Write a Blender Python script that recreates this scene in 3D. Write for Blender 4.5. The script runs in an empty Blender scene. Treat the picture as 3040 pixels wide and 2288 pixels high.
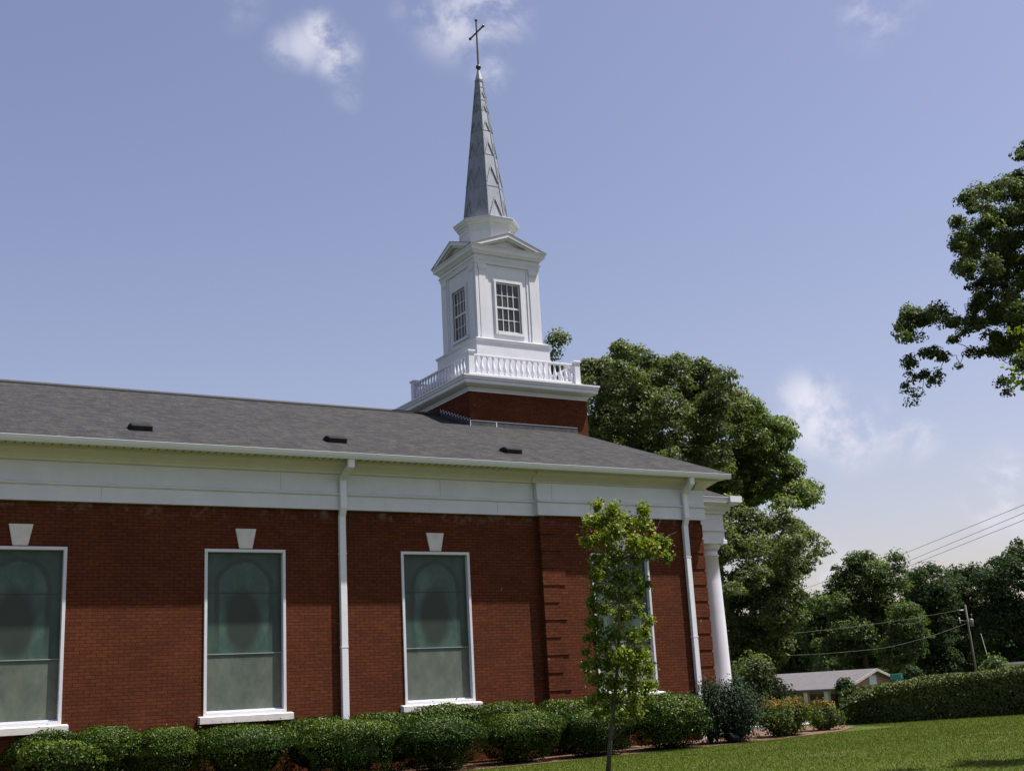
import bpy, math, random
import numpy as np
from mathutils import Vector, Matrix
rng = np.random.default_rng(7); random.seed(7)
SC = bpy.context.scene; COL = SC.collection
# ------------------------------------------------------------------ camera
FP, YAW, PIT, ROL, CD = 3637.55, 0.541, 0.248, -0.0540, 25.036
Fv = np.array([math.sin(YAW)*math.cos(PIT), math.cos(YAW)*math.cos(PIT), math.sin(PIT)])
Rv = np.array([math.cos(YAW), -math.sin(YAW), 0.0]); Uv = np.cross(Rv, Fv)
cr, sr = math.cos(ROL), math.sin(ROL)
R2 = Rv*cr+Uv*sr; U2 = -Rv*sr+Uv*cr
CAM = np.array([0, -CD, 0.0])
cd = bpy.data.cameras.new('camera'); cam = bpy.data.objects.new('camera', cd); COL.objects.link(cam)
cam.matrix_world = Matrix([[R2[i], U2[i], -Fv[i], CAM[i]] for i in range(3)]+[[0, 0, 0, 1]])
cd.sensor_width = 36; cd.lens = FP/3040*36; cd.clip_end = 5000; cd.clip_start = .1
SC.camera = cam
SC.view_settings.view_transform = 'Standard'; SC.view_settings.look = 'None'
SC.view_settings.exposure = 0.84; SC.view_settings.gamma = 1.0
def ray(u, v):
    a = (u-1520)/FP; b = -(v-1144)/FP
    d = Fv+(a*R2+b*U2); return d
def at(u, v, depth): return CAM+ray(u, v)*depth          # a point of the place, at its own real distance
def pxm(d): return FP/d                                     # photograph pixels in a metre at that distance
# ------------------------------------------------------------------ sun and sky
SUN_AZ, SUN_EL = math.radians(61), math.radians(64)
SD = Vector((math.sin(SUN_AZ)*math.cos(SUN_EL), -math.cos(SUN_AZ)*math.cos(SUN_EL), math.sin(SUN_EL)))
sl = bpy.data.lights.new('sun', 'SUN'); sl.energy = 5.0; sl.angle = math.radians(.53); sl.color = (1, .95, .88)
so = bpy.data.objects.new('sun', sl); COL.objects.link(so)
so.rotation_euler = (-SD).to_track_quat('-Z', 'Y').to_euler(); so.location = (60, -30, 60)
W = bpy.data.worlds.new('World'); SC.world = W; W.use_nodes = True
nt = W.node_tree; nt.nodes.clear()
def nd(t, ty, **k):
    n = t.nodes.new(ty)
    for a, b in k.items():
        if a == 'inp':
            for i, v in b.items(): n.inputs[i].default_value = v
        else: setattr(n, a, b)
    return n
sky = nd(nt, 'ShaderNodeTexSky', sky_type='NISHITA', sun_disc=False, sun_elevation=SUN_EL, sun_rotation=math.pi-SUN_AZ,
         air_density=1.15, dust_density=2.0, ozone_density=1.3, altitude=200)
tint = nd(nt, 'ShaderNodeMix', data_type='RGBA', blend_type='MULTIPLY', inp={0: 1.0, 7: (1.24, 1.02, 1.05, 1)})
nt.links.new(sky.outputs[0], tint.inputs[6])
tc = nd(nt, 'ShaderNodeTexCoord')
noi = nd(nt, 'ShaderNodeTexNoise', inp={'Scale': 15.0, 'Detail': 10.0, 'Roughness': .62, 'Distortion': .25})
stretch = nd(nt, 'ShaderNodeVectorMath', operation='MULTIPLY'); stretch.inputs[1].default_value = (1, 1, 1.15)
nt.links.new(tc.outputs['Generated'], stretch.inputs[0]); nt.links.new(stretch.outputs[0], noi.inputs['Vector'])
CL = [(1440, 20, .040, .75), (1350, 60, .036, .6), (1395, 95, .026, .5), (1250, 25, .024, .4), (1455, 215, .018, .5), (1450, 255, .013, .4),
      (700, 0, .024, .22),
      (950, 100, .020, .8), (905, 135, .022, .6), (1000, 168, .022, .75), (850, 140, .018, .4), (1040, 280, .016, .22),
      (2400, 1200, .030, .9), (2450, 1250, .034, .95), (2540, 1280, .034, .8), (2640, 1270, .03, .55), (2720, 1290, .025, .45), (2520, 1330, .025, .5),
      (2600, 10, .035, .42), (2990, 1450, .034, .75), (2930, 1500, .028, .55), (3030, 1490, .03, .6),
      (2385, 1590, .02, .6), (2430, 1700, .028, .7), (2350, 1560, .02, .4), (2520, 1690, .02, .35)]
acc = None
for (u, v, r, w) in CL:
    d = ray(u, v); d = d/np.linalg.norm(d)
    vd = nd(nt, 'ShaderNodeVectorMath', operation='DISTANCE'); vd.inputs[1].default_value = tuple(d)
    nt.links.new(tc.outputs['Generated'], vd.inputs[0])
    mr = nd(nt, 'ShaderNodeMapRange', interpolation_type='SMOOTHERSTEP', inp={1: 0.0, 2: r*1.35, 3: w, 4: 0.0})
    nt.links.new(vd.outputs['Value'], mr.inputs[0])
    if acc is None: acc = mr.outputs[0]
    else:
        ad = nd(nt, 'ShaderNodeMath', operation='MAXIMUM'); nt.links.new(acc, ad.inputs[0]); nt.links.new(mr.outputs[0], ad.inputs[1]); acc = ad.outputs[0]
nm = nd(nt, 'ShaderNodeMapRange', interpolation_type='SMOOTHSTEP', inp={1: .42, 2: .62, 3: 0.0, 4: 1.1}); nt.links.new(noi.outputs[0], nm.inputs[0])
mu = nd(nt, 'ShaderNodeMath', operation='MULTIPLY', use_clamp=True); nt.links.new(nm.outputs[0], mu.inputs[0]); nt.links.new(acc, mu.inputs[1])
mixc = nd(nt, 'ShaderNodeMix', data_type='RGBA', inp={7: (6.2, 6.2, 7.0, 1)})
nt.links.new(mu.outputs[0], mixc.inputs[0]); nt.links.new(tint.outputs[2], mixc.inputs[6])
bg = nd(nt, 'ShaderNodeBackground', inp={1: .072}); nt.links.new(mixc.outputs[2], bg.inputs[0])
wo = nd(nt, 'ShaderNodeOutputWorld'); nt.links.new(bg.outputs[0], wo.inputs[0])
# ------------------------------------------------------------------ materials
def newmat(name):
    m = bpy.data.materials.new(name); m.use_nodes = True; t = m.node_tree
    return m, t, t.nodes['Principled BSDF']
def ramp(t, fac, stops):
    r = nd(t, 'ShaderNodeValToRGB'); e = r.color_ramp.elements
    while len(e) < len(stops): e.new(.5)
    for el, (p, c) in zip(e, stops): el.position = p; el.color = (*c, 1)
    t.links.new(fac, r.inputs[0]); return r.outputs[0]
def noise(t, vec, scale, detail=4, rough=.55, dist=0):
    n = nd(t, 'ShaderNodeTexNoise', inp={'Scale': scale, 'Detail': detail, 'Roughness': rough, 'Distortion': dist})
    if vec is not None: t.links.new(vec, n.inputs['Vector'])
    return n.outputs[0]
def bump(t, b, h, s, d=.01):
    n = nd(t, 'ShaderNodeBump', inp={'Strength': s, 'Distance': d}); t.links.new(h, n.inputs['Height']); t.links.new(n.outputs[0], b.inputs['Normal'])
def scaled(t, vec, s):
    n = nd(t, 'ShaderNodeVectorMath', operation='MULTIPLY'); n.inputs[1].default_value = s; t.links.new(vec, n.inputs[0]); return n.outputs[0]
def mixcol(t, a, b, f, mode='MIX'):
    n = nd(t, 'ShaderNodeMix', data_type='RGBA', blend_type=mode)
    for s, i in ((a, 6), (b, 7), (f, 0)):
        if isinstance(s, (int, float)): n.inputs[i].default_value = s
        elif isinstance(s, tuple): n.inputs[i].default_value = (*s, 1)
        else: t.links.new(s, n.inputs[i])
    return n.outputs[2]
def mat_noise(name, c1, c2, scale=3, rough=.6, bs=.1, stretch=(1, 1, 1), spec=.5, metal=0):
    m, t, b = newmat(name); g = nd(t, 'ShaderNodeNewGeometry')
    v = scaled(t, g.outputs['Position'], stretch); f = noise(t, v, scale, 6, .65)
    t.links.new(ramp(t, f, [(.3, c1), (.7, c2)]), b.inputs['Base Color'])
    b.inputs['Roughness'].default_value = rough; b.inputs['Specular IOR Level'].default_value = spec; b.inputs['Metallic'].default_value = metal
    if bs: bump(t, b, noise(t, g.outputs['Position'], scale*12, 3), bs)
    return m
def mat_brick(name, k=1.0):
    m, t, b = newmat(name); g = nd(t, 'ShaderNodeNewGeometry')
    sp = nd(t, 'ShaderNodeSeparateXYZ'); t.links.new(g.outputs['Position'], sp.inputs[0])
    ad = nd(t, 'ShaderNodeMath', operation='ADD'); t.links.new(sp.outputs[0], ad.inputs[0]); t.links.new(sp.outputs[1], ad.inputs[1])
    cb = nd(t, 'ShaderNodeCombineXYZ'); t.links.new(ad.outputs[0], cb.inputs[0]); t.links.new(sp.outputs[2], cb.inputs[1])
    br = nd(t, 'ShaderNodeTexBrick', offset=.5, inp={'Color1': (.178*k, .055*k, .025*k, 1), 'Color2': (.132*k, .040*k, .020*k, 1), 'Mortar': (.050*k, .022*k, .013*k, 1),
            'Scale': 1.0, 'Mortar Size': .0055, 'Mortar Smooth': .15, 'Bias': -.1, 'Brick Width': .213, 'Row Height': .0677})
    t.links.new(cb.outputs[0], br.inputs['Vector'])
    big = noise(t, g.outputs['Position'], .9, 5, .6)
    c = mixcol(t, br.outputs[0], ramp(t, big, [(.3, (.80, .81, .83)), (.7, (1.15, 1.13, 1.12))]), 1.0, 'MULTIPLY')
    fine = noise(t, g.outputs['Position'], 14, 3, .6)
    c = mixcol(t, c, ramp(t, fine, [(.3, (.8, .8, .8)), (.75, (1.25, 1.22, 1.15))]), 1.0, 'MULTIPLY')
    # lime bloom just under the frieze and damp, darker courses near the ground
    sp2 = nd(t, 'ShaderNodeMapRange', interpolation_type='SMOOTHSTEP', inp={1: 3.85, 2: 4.15, 3: 0.0, 4: 1.0}); t.links.new(sp.outputs[2], sp2.inputs[0])
    bl = ramp(t, noise(t, g.outputs['Position'], 2.6, 6, .7), [(.52, (0, 0, 0)), (.66, (.5, .5, .5))])
    sp3 = nd(t, 'ShaderNodeMapRange', inp={1: 4.2, 2: 4.3, 3: 1.0, 4: 0.0}); t.links.new(sp.outputs[2], sp3.inputs[0])
    bm0 = nd(t, 'ShaderNodeMath', operation='MULTIPLY'); t.links.new(sp2.outputs[0], bm0.inputs[0]); t.links.new(sp3.outputs[0], bm0.inputs[1])
    bm = nd(t, 'ShaderNodeMath', operation='MULTIPLY'); t.links.new(bm0.outputs[0], bm.inputs[0]); t.links.new(bl, bm.inputs[1])
    c = mixcol(t, c, (.24, .19, .17), bm.outputs[0])
    # pale lime drips
    v = scaled(t, g.outputs['Position'], (14, 14, 4.0)); dr = noise(t, v, 1.0, 2, .5)
    dr = ramp(t, dr, [(.775, (0, 0, 0)), (.80, (1, 1, 1))])
    c = mixcol(t, c, (.36, .30, .26), dr)
    t.links.new(c, b.inputs['Base Color']); b.inputs['Roughness'].default_value = .9; b.inputs['Specular IOR Level'].default_value = .08
    inv = nd(t, 'ShaderNodeMath', operation='SUBTRACT'); inv.inputs[0].default_value = 1.0; t.links.new(br.outputs['Fac'], inv.inputs[1])
    bump(t, b, inv.outputs[0], .6, .008)
    return m
def mat_shingle(name, slope_axis_y=True):
    m, t, b = newmat(name); g = nd(t, 'ShaderNodeNewGeometry')
    br = nd(t, 'ShaderNodeTexBrick', offset=.37, offset_frequency=2, squash=.7, squash_frequency=3, inp={'Color1': (.041, .042, .043, 1), 'Color2': (.018, .019, .022, 1), 'Mortar': (.016, .015, .016, 1),
            'Scale': 1.0, 'Mortar Size': .010, 'Mortar Smooth': .6, 'Bias': -.15, 'Brick Width': .27, 'Row Height': .137})
    t.links.new(g.outputs['Position'], br.inputs['Vector'])
    v = scaled(t, g.outputs['Position'], (2.2, .9, 1)); f = noise(t, v, 2.2, 5, .7, .5)
    c = mixcol(t, br.outputs[0], ramp(t, f, [(.3, (.70, .72, .77)), (.7, (1.28, 1.24, 1.15))]), 1.0, 'MULTIPLY')
    f2 = noise(t, scaled(t, g.outputs['Position'], (1, 2.2, 1)), 9, 4, .7)
    c = mixcol(t, c, ramp(t, f2, [(.3, (.7, .7, .72)), (.7, (1.3, 1.28, 1.22))]), 1.0, 'MULTIPLY')
    t.links.new(c, b.inputs['Base Color']); b.inputs['Roughness'].default_value = .93; b.inputs['Specular IOR Level'].default_value = .2
    bump(t, b, f2, .5, .02)
    return m
BRICK = mat_brick('red_brick', .60); SHING = mat_shingle('asphalt_shingle')
WHITE = mat_noise('white_paint', (.52, .53, .58), (.60, .61, .655), 1.6, .5, .04)
CREAM = mat_noise('cream_paint', (.52, .49, .46), (.58, .55, .52), 2.2, .6, .03)
STONE = mat_noise('cast_stone', (.50, .48, .46), (.62, .60, .57), 5, .85, .15)
ALU = mat_noise('white_aluminium', (.60, .61, .66), (.67, .68, .72), 2, .35, 0)
BLACK = mat_noise('black_plastic', (.004, .004, .005), (.010, .010, .011), 5, .75, .1, spec=.2)
RIDGE = mat_noise('black_ridge_vent', (.012, .013, .015), (.03, .03, .03), 6, .8, .1)
METAL = mat_noise('weathered_flashing', (.010, .012, .016), (.06, .068, .076), 5, .55, .1, (1, 1, .4))
LIGHTM = mat_noise('bright_flashing_edge', (.45, .47, .5), (.6, .62, .64), 4, .5, 0)
SPIRE = None
def mat_spire():
    m, t, b = newmat('spire_metal'); g = nd(t, 'ShaderNodeNewGeometry')
    f = noise(t, scaled(t, g.outputs['Position'], (3, 3, .8)), 2.2, 6, .65)
    c = ramp(t, f, [(.28, (.13, .15, .185)), (.7, (.245, .265, .31))])
    s = noise(t, scaled(t, g.outputs['Position'], (12, 12, 1.6)), 1.0, 3, .6)
    c = mixcol(t, c, (.05, .055, .07), ramp(t, s, [(.62, (0, 0, 0)), (.72, (1, 1, 1))]))
    t.links.new(c, b.inputs['Base Color']); b.inputs['Roughness'].default_value = .55; b.inputs['Metallic'].default_value = .1
    return m
SPIRE = mat_spire()
RIB = mat_noise('spire_rib_metal', (.14, .16, .195), (.26, .28, .32), 4, .6, 0, (1, 1, .5), metal=.05)
CROSSM = mat_noise('dark_bronze', (.03, .035, .035), (.07, .075, .07), 8, .5, 0, metal=.3)
BARK = mat_noise('bark', (.055, .045, .035), (.13, .11, .09), 6, .95, .5, (1, 1, .25))
BARKG = mat_noise('grey_bark', (.055, .052, .045), (.11, .10, .085), 8, .9, .3, (1, 1, .25))
WOODP = mat_noise('pole_wood', (.09, .08, .065), (.15, .135, .11), 6, .9, .2, (1, 1, .1))
DARKG = None
def mat_window_dark():
    m, t, b = newmat('dark_window_glass'); g = nd(t, 'ShaderNodeNewGeometry')
    f = noise(t, g.outputs['Position'], 1.7, 3)
    t.links.new(ramp(t, f, [(.35, (.022, .021, .018)), (.62, (.06, .055, .04)), (.72, (.16, .13, .07))]), b.inputs['Base Color'])
    b.inputs['Roughness'].default_value = .12; return m
DARKG = mat_window_dark()
def mat_stained():
    """clouded protective sheet over a stained-glass picture: arch, ring and a darker oval medallion"""
    m, t, b = newmat('clouded_stained_glass'); o = nd(t, 'ShaderNodeTexCoord')
    g = nd(t, 'ShaderNodeNewGeometry')
    sp = nd(t, 'ShaderNodeSeparateXYZ'); t.links.new(o.outputs['Object'], sp.inputs[0])
    X, Z = sp.outputs[0], sp.outputs[2]
    def M(op, a, b_=None, clamp=False):
        n = nd(t, 'ShaderNodeMath', operation=op, use_clamp=clamp)
        for i, s in enumerate((a, b_)):
            if s is None: continue
            if isinstance(s, (int, float)): n.inputs[i].default_value = s
            else: t.links.new(s, n.inputs[i])
        return n.outputs[0]
    def sm(x, a, b_, lo, hi):
        n = nd(t, 'ShaderNodeMapRange', interpolation_type='SMOOTHSTEP', inp={1: a, 2: b_, 3: lo, 4: hi}); t.links.new(x, n.inputs[0]); return n.outputs[0]
    wob = noise(t, g.outputs['Position'], 1.6, 4); wv = M('MULTIPLY', M('SUBTRACT', wob, .5), .16)
    zz = M('MAXIMUM', M('SUBTRACT', Z, .86), 0.0)
    r = M('ADD', M('SQRT', M('ADD', M('MULTIPLY', X, X), M('MULTIPLY', zz, zz))), wv)
    ring = M('MULTIPLY', sm(r, .50, .56, 0, 1), sm(r, .60, .66, 1, 0))
    ring = M('MULTIPLY', ring, sm(Z, -.5, .4, 0, 1))
    inside = sm(r, .5, .56, 1, 0)
    ox = M('DIVIDE', M('ADD', X, .03), .40); oz = M('DIVIDE', M('SUBTRACT', Z, .22), .70)
    ov = M('ADD', M('SQRT', M('ADD', M('MULTIPLY', ox, ox), M('MULTIPLY', oz, oz))), wv)
    oval = sm(ov, .72, 1.15, 1, 0)
    n1 = noise(t, scaled(t, g.outputs['Position'], (1, 1, .6)), 2.6, 4, .6, .4)
    base = ramp(t, n1, [(.3, (.016, .044, .040)), (.5, (.032, .076, .066)), (.7, (.062, .115, .096))])
    base = mixcol(t, mixcol(t, (.018, .034, .030), base, .45), base, inside)
    base = mixcol(t, base, (.012, .024, .020), M('MULTIPLY', ring, .8))
    base = mixcol(t, base, (.010, .016, .013), M('MULTIPLY', oval, .88))
    low = sm(Z, -.62, -.40, 1, 0)  # sunlight below the eave shadow put into the colour: lower glass painted paler
    sunlit_low = ramp(t, n1, [(.3, (.075, .092, .076)), (.7, (.13, .148, .118))])
    base = mixcol(t, base, sunlit_low, M('MULTIPLY', low, .85))
    fn = noise(t, scaled(t, g.outputs['Position'], (1, 1, .5)), 7, 5, .7); base = mixcol(t, base, ramp(t, fn, [(.3, (.82, .83, .82)), (.72, (1.2, 1.18, 1.15))]), 1.0, 'MULTIPLY')
    base = mixcol(t, base, (.12, .135, .11), .12)
    t.links.new(base, b.inputs['Base Color']); b.inputs['Roughness'].default_value = .42; b.inputs['Specular IOR Level'].default_value = .35
    return m
STAIN = mat_stained()
def leafmat(name, stops, rough=.42, trans=.25, spec=.5):
    m, t, b = newmat(name); a = nd(t, 'ShaderNodeAttribute', attribute_name='v')
    c = ramp(t, a.outputs['Fac'], stops); t.links.new(c, b.inputs['Base Color'])
    b.inputs['Roughness'].default_value = rough; b.inputs['Specular IOR Level'].default_value = spec
    tr = nd(t, 'ShaderNodeBsdfTranslucent'); c2 = mixcol(t, c, (1.4, 1.5, .6), 1.0, 'MULTIPLY'); t.links.new(c2, tr.inputs[0])
    mx = nd(t, 'ShaderNodeMixShader', inp={0: trans}); t.links.new(b.outputs[0], mx.inputs[1]); t.links.new(tr.outputs[0], mx.inputs[2])
    t.links.new(mx.outputs[0], t.nodes['Material Output'].inputs[0]); return m
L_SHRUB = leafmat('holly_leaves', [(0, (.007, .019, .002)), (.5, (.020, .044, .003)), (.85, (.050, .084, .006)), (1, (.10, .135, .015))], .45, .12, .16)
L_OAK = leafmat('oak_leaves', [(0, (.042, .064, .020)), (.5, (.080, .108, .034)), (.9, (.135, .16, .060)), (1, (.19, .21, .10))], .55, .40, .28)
L_OAK2 = leafmat('light_oak_leaves', [(0, (.050, .082, .024)), (.5, (.096, .136, .038)), (1, (.155, .19, .065))], .55, .40, .28)
L_PINE = leafmat('dark_woodland_leaves', [(0, (.014, .029, .010)), (.6, (.030, .053, .016)), (1, (.065, .09, .030))], .7, .3, .2)
L_MID = leafmat('woodland_leaves', [(0, (.034, .058, .016)), (.6, (.066, .104, .026)), (1, (.12, .155, .045))], .6, .4, .25)
L_MAPLE = leafmat('young_maple_leaves', [(0, (.050, .084, .008)), (.45, (.122, .166, .012)), (.8, (.20, .225, .020)), (.94, (.28, .24, .04)), (1, (.28, .14, .03))], .5, .40, .35)
L_JUN = leafmat('juniper_foliage', [(0, (.009, .022, .009)), (.6, (.020, .040, .016)), (1, (.042, .068, .028))], .7, .1, .2)
L_NAN = leafmat('nandina_foliage', [(0, (.035, .060, .015)), (.5, (.075, .11, .025)), (.72, (.13, .13, .03)), (.86, (.24, .13, .035)), (1, (.30, .12, .04))], .65, .25, .15)
L_HEDGE = leafmat('hedge_foliage', [(0, (.022, .040, .008)), (.5, (.055, .082, .018)), (.85, (.11, .12, .035)), (1, (.20, .12, .05))], .58, .12, .22)
L_OAKD = leafmat('dark_oak_leaves', [(0, (.028, .046, .014)), (.5, (.055, .080, .024)), (.9, (.10, .125, .04)), (1, (.14, .16, .07))], .6, .4, .25)
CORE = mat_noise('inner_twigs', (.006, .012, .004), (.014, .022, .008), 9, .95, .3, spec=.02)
# ------------------------------------------------------------------ mesh helpers
class MB:
    def __init__(s): s.v = []; s.f = []
    def add(s, vs, fs):
        n = len(s.v); s.v += [tuple(map(float, p)) for p in vs]; s.f += [tuple(i+n for i in f) for f in fs]; return s
    def box(s, x0, x1, y0, y1, z0, z1):
        return s.add([(x0, y0, z0), (x1, y0, z0), (x1, y1, z0), (x0, y1, z0), (x0, y0, z1), (x1, y0, z1), (x1, y1, z1), (x0, y1, z1)],
                     [(3, 2, 1, 0), (4, 5, 6, 7), (0, 1, 5, 4), (1, 2, 6, 5), (2, 3, 7, 6), (3, 0, 4, 7)])
    def rect(s, x0, x1, y0, y1, pts, cap0=True, cap1=True):
        """mitred moulding round a rectangle: pts = [(offset outwards, z)]"""
        n = len(pts); vs = []
        for o, z in pts: vs += [(x0-o, y0-o, z), (x1+o, y0-o, z), (x1+o, y1+o, z), (x0-o, y1+o, z)]
        fs = []
        for i in range(n-1):
            for k in range(4): fs.append((i*4+k, i*4+(k+1) % 4, (i+1)*4+(k+1) % 4, (i+1)*4+k))
        if cap0: fs.append((3, 2, 1, 0))
        if cap1: fs.append(tuple((n-1)*4+k for k in range(4)))
        return s.add(vs, fs)
    def lathe(s, cx, cy, pts, n=16, a0=0.0, cap=True):
        vs = [(cx+r*math.cos(a0+2*math.pi*k/n), cy+r*math.sin(a0+2*math.pi*k/n), z) for r, z in pts for k in range(n)]
        fs = [(i*n+k, i*n+(k+1) % n, (i+1)*n+(k+1) % n, (i+1)*n+k) for i in range(len(pts)-1) for k in range(n)]
        if cap: fs += [tuple(range(n-1, -1, -1)), tuple((len(pts)-1)*n+k for k in range(n))]
        return s.add(vs, fs)
    def profx(s, pts, x0, x1):
        """closed (y,z) outline pushed from x0 to x1"""
        n = len(pts); vs = [(x0, y, z) for y, z in pts]+[(x1, y, z) for y, z in pts]
        return s.add(vs, [(k, (k+1) % n, n+(k+1) % n, n+k) for k in range(n)]+[tuple(range(n-1, -1, -1)), tuple(range(n, 2*n))])
    def profy(s, pts, y0, y1):
        n = len(pts); vs = [(x, y0, z) for x, z in pts]+[(x, y1, z) for x, z in pts]
        return s.add(vs, [(k, (k+1) % n, n+(k+1) % n, n+k) for k in range(n)]+[tuple(range(n-1, -1, -1)), tuple(range(n, 2*n))])
    def tube(s, P, Rr, n=7):
        P = [Vector(p) for p in P]; vs = []
        for i, p in enumerate(P):
            d = (P[min(i+1, len(P)-1)]-P[max(i-1, 0)]).normalized()
            a = d.cross(Vector((0.31, .83, .12))).normalized(); b = d.cross(a)
            r = Rr[i] if hasattr(Rr, '__len__') else Rr
            vs += [tuple(p+(a*math.cos(2*math.pi*k/n)+b*math.sin(2*math.pi*k/n))*r) for k in range(n)]
        m = len(P)
        fs = [(i*n+k, i*n+(k+1) % n, (i+1)*n+(k+1) % n, (i+1)*n+k) for i in range(m-1) for k in range(n)]
        fs += [tuple(range(n-1, -1, -1)), tuple((m-1)*n+k for k in range(n))]
        return s.add(vs, fs)
    def bar(s, a, b, w, h, up=(0, 0, 1)):
        a = Vector(a); b = Vector(b); d = (b-a).normalized(); x = d.cross(Vector(up)).normalized(); y = x.cross(d)
        vs = [tuple(p+x*i*w/2+y*j*h/2) for p in (a, b) for i, j in ((-1, -1), (1, -1), (1, 1), (-1, 1))]
        return s.add(vs, [(0, 1, 5, 4), (1, 2, 6, 5), (2, 3, 7, 6), (3, 0, 4, 7), (3, 2, 1, 0), (4, 5, 6, 7)])
    def build(s, name, mat, parent=None, loc=(0, 0, 0), smooth=False, bevel=0):
        """vertices are in place coordinates minus loc; loc becomes the object's origin"""
        me = bpy.data.meshes.new(name); me.from_pydata(s.v, [], s.f); me.materials.append(mat); me.update()
        import bmesh
        bm = bmesh.new(); bm.from_mesh(me); bmesh.ops.recalc_face_normals(bm, faces=bm.faces)
        if bevel: bmesh.ops.bevel(bm, geom=list(bm.edges), offset=bevel, segments=1, affect='EDGES')
        bm.to_mesh(me); bm.free()
        if smooth: me.polygons.foreach_set('use_smooth', [True]*len(me.polygons))
        return link(name, me, parent, loc)
WL = {}
def link(name, me, parent, loc):
    o = bpy.data.objects.new(name, me); COL.objects.link(o); L = Vector(loc)
    if parent is not None: o.parent = parent; o.location = L-WL[parent.name]
    else: o.location = L
    WL[o.name] = L.copy(); return o
def thing(name, label, cat, loc=(0, 0, 0), group=None):
    o = bpy.data.objects.new(name, None); COL.objects.link(o); o.location = loc; o.empty_display_size = .2
    WL[o.name] = Vector(loc); tag(o, label, cat, group); return o
def tag(o, label, cat, group=None):
    o['label'] = label; o['category'] = cat
    if group: o['group'] = group
    return o
def struct(o): o['kind'] = 'structure'; return o
def quads(name, V, vals, mat, parent, loc=(0, 0, 0)):
    n = len(V)//4; me = bpy.data.meshes.new(name)
    V = V-np.array(loc, float)
    me.vertices.add(n*4); me.vertices.foreach_set('co', V.astype(np.float32).ravel())
    me.loops.add(n*4); me.loops.foreach_set('vertex_index', np.arange(n*4, dtype=np.int32))
    me.polygons.add(n); me.polygons.foreach_set('loop_start', np.arange(0, n*4, 4, dtype=np.int32))
    me.polygons.foreach_set('loop_total', np.full(n, 4, dtype=np.int32))
    a = me.attributes.new('v', 'FLOAT', 'FACE'); a.data.foreach_set('value', vals.astype(np.float32))
    me.materials.append(mat); me.update(calc_edges=True); me.validate()
    return link(name, me, parent, loc)
def unit(a): return a/np.maximum(np.linalg.norm(a, axis=1, keepdims=True), 1e-9)
def leaves(P, N, size, asp=.55, jitter=.8, droop=0.0):
    n = len(P); N = unit(N+rng.normal(0, jitter, (n, 3)))
    T = rng.normal(0, 1, (n, 3)); T[:, 2] -= droop; T = unit(T-N*(T*N).sum(1, keepdims=True)); B = np.cross(N, T)
    s = (size*rng.uniform(.6, 1.3, n))[:, None]
    V = np.stack([P-T*s*.5, P+B*s*asp*.5+N*s*.10-T*s*.05, P+T*s*.5, P-B*s*asp*.5+N*s*.10-T*s*.05], 1)
    return V.reshape(-1, 3)
class Wob:
    def __init__(s, freq, n=8, seed=0):
        r = np.random.default_rng(seed); s.k = r.normal(0, freq, (n, 3)); s.p = r.uniform(0, 6.28, n)
    def __call__(s, P): return np.sin(P@s.k.T+s.p).mean(1)*1.6
# ------------------------------------------------------------------ ground
def sstep(t): t = np.clip(t, 0, 1); return t*t*(3-2*t)
def hgt(x, y):
    x = np.asarray(x, float); y = np.asarray(y, float)
    base = -1.6+.011*np.clip(x, -60, 70)+.004*(np.clip(y, -60, 60)+25)
    return base-2.4*sstep((x*.6+y*.8-20.5)/26)
def G(u, v):
    """where the line of sight meets the ground"""
    d = ray(u, v); t = 5.0
    for _ in range(4000):
        p = CAM+d*t
        if p[2] < hgt(p[0], p[1]): break
        t += .03
    return p
def gmat():
    m, t, b = newmat('mown_grass'); g = nd(t, 'ShaderNodeNewGeometry')
    a = noise(t, g.outputs['Position'], .35, 5, .6); c = ramp(t, a, [(.35, (.042, .066, .006)), (.6, (.058, .081, .008)), (.78, (.084, .096, .020))])
    wr = noise(t, scaled(t, g.outputs['Position'], (1, 1.6, 1)), .55, 7, .72, .6); c = mixcol(t, c, (.15, .135, .065), ramp(t, wr, [(.54, (0, 0, 0)), (.72, (.75, .75, .75))]))
    f = noise(t, g.outputs['Position'], 9, 5, .7); c = mixcol(t, c, ramp(t, f, [(.3, (.68, .72, .62)), (.7, (1.28, 1.25, 1.2))]), 1.0, 'MULTIPLY')
    f2 = noise(t, g.outputs['Position'], 60, 3, .7); c = mixcol(t, c, ramp(t, f2, [(.3, (.7, .7, .7)), (.7, (1.3, 1.3, 1.3))]), 1.0, 'MULTIPLY')
    t.links.new(c, b.inputs['Base Color']); b.inputs['Roughness'].default_value = .9; b.inputs['Specular IOR Level'].default_value = .2
    bump(t, b, f2, .7, .03); return m
GRASS = gmat()
xs = np.concatenate([np.linspace(-700, -40, 12), np.linspace(-36, 80, 117), np.linspace(90, 900, 16)])
ys = np.concatenate([np.linspace(-400, -40, 8), np.linspace(-36, 80, 117), np.linspace(90, 1000, 16)])
XX, YY = np.meshgrid(xs, ys); ZZ = hgt(XX, YY); nx, ny = len(xs), len(ys)
gm = MB(); gm.v = [(float(a), float(b), float(c)) for a, b, c in zip(XX.ravel(), YY.ravel(), ZZ.ravel())]
gm.f = [(j*nx+i, j*nx+i+1, (j+1)*nx+i+1, (j+1)*nx+i) for j in range(ny-1) for i in range(nx-1)]
struct(gm.build('ground', GRASS, smooth=True))
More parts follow.
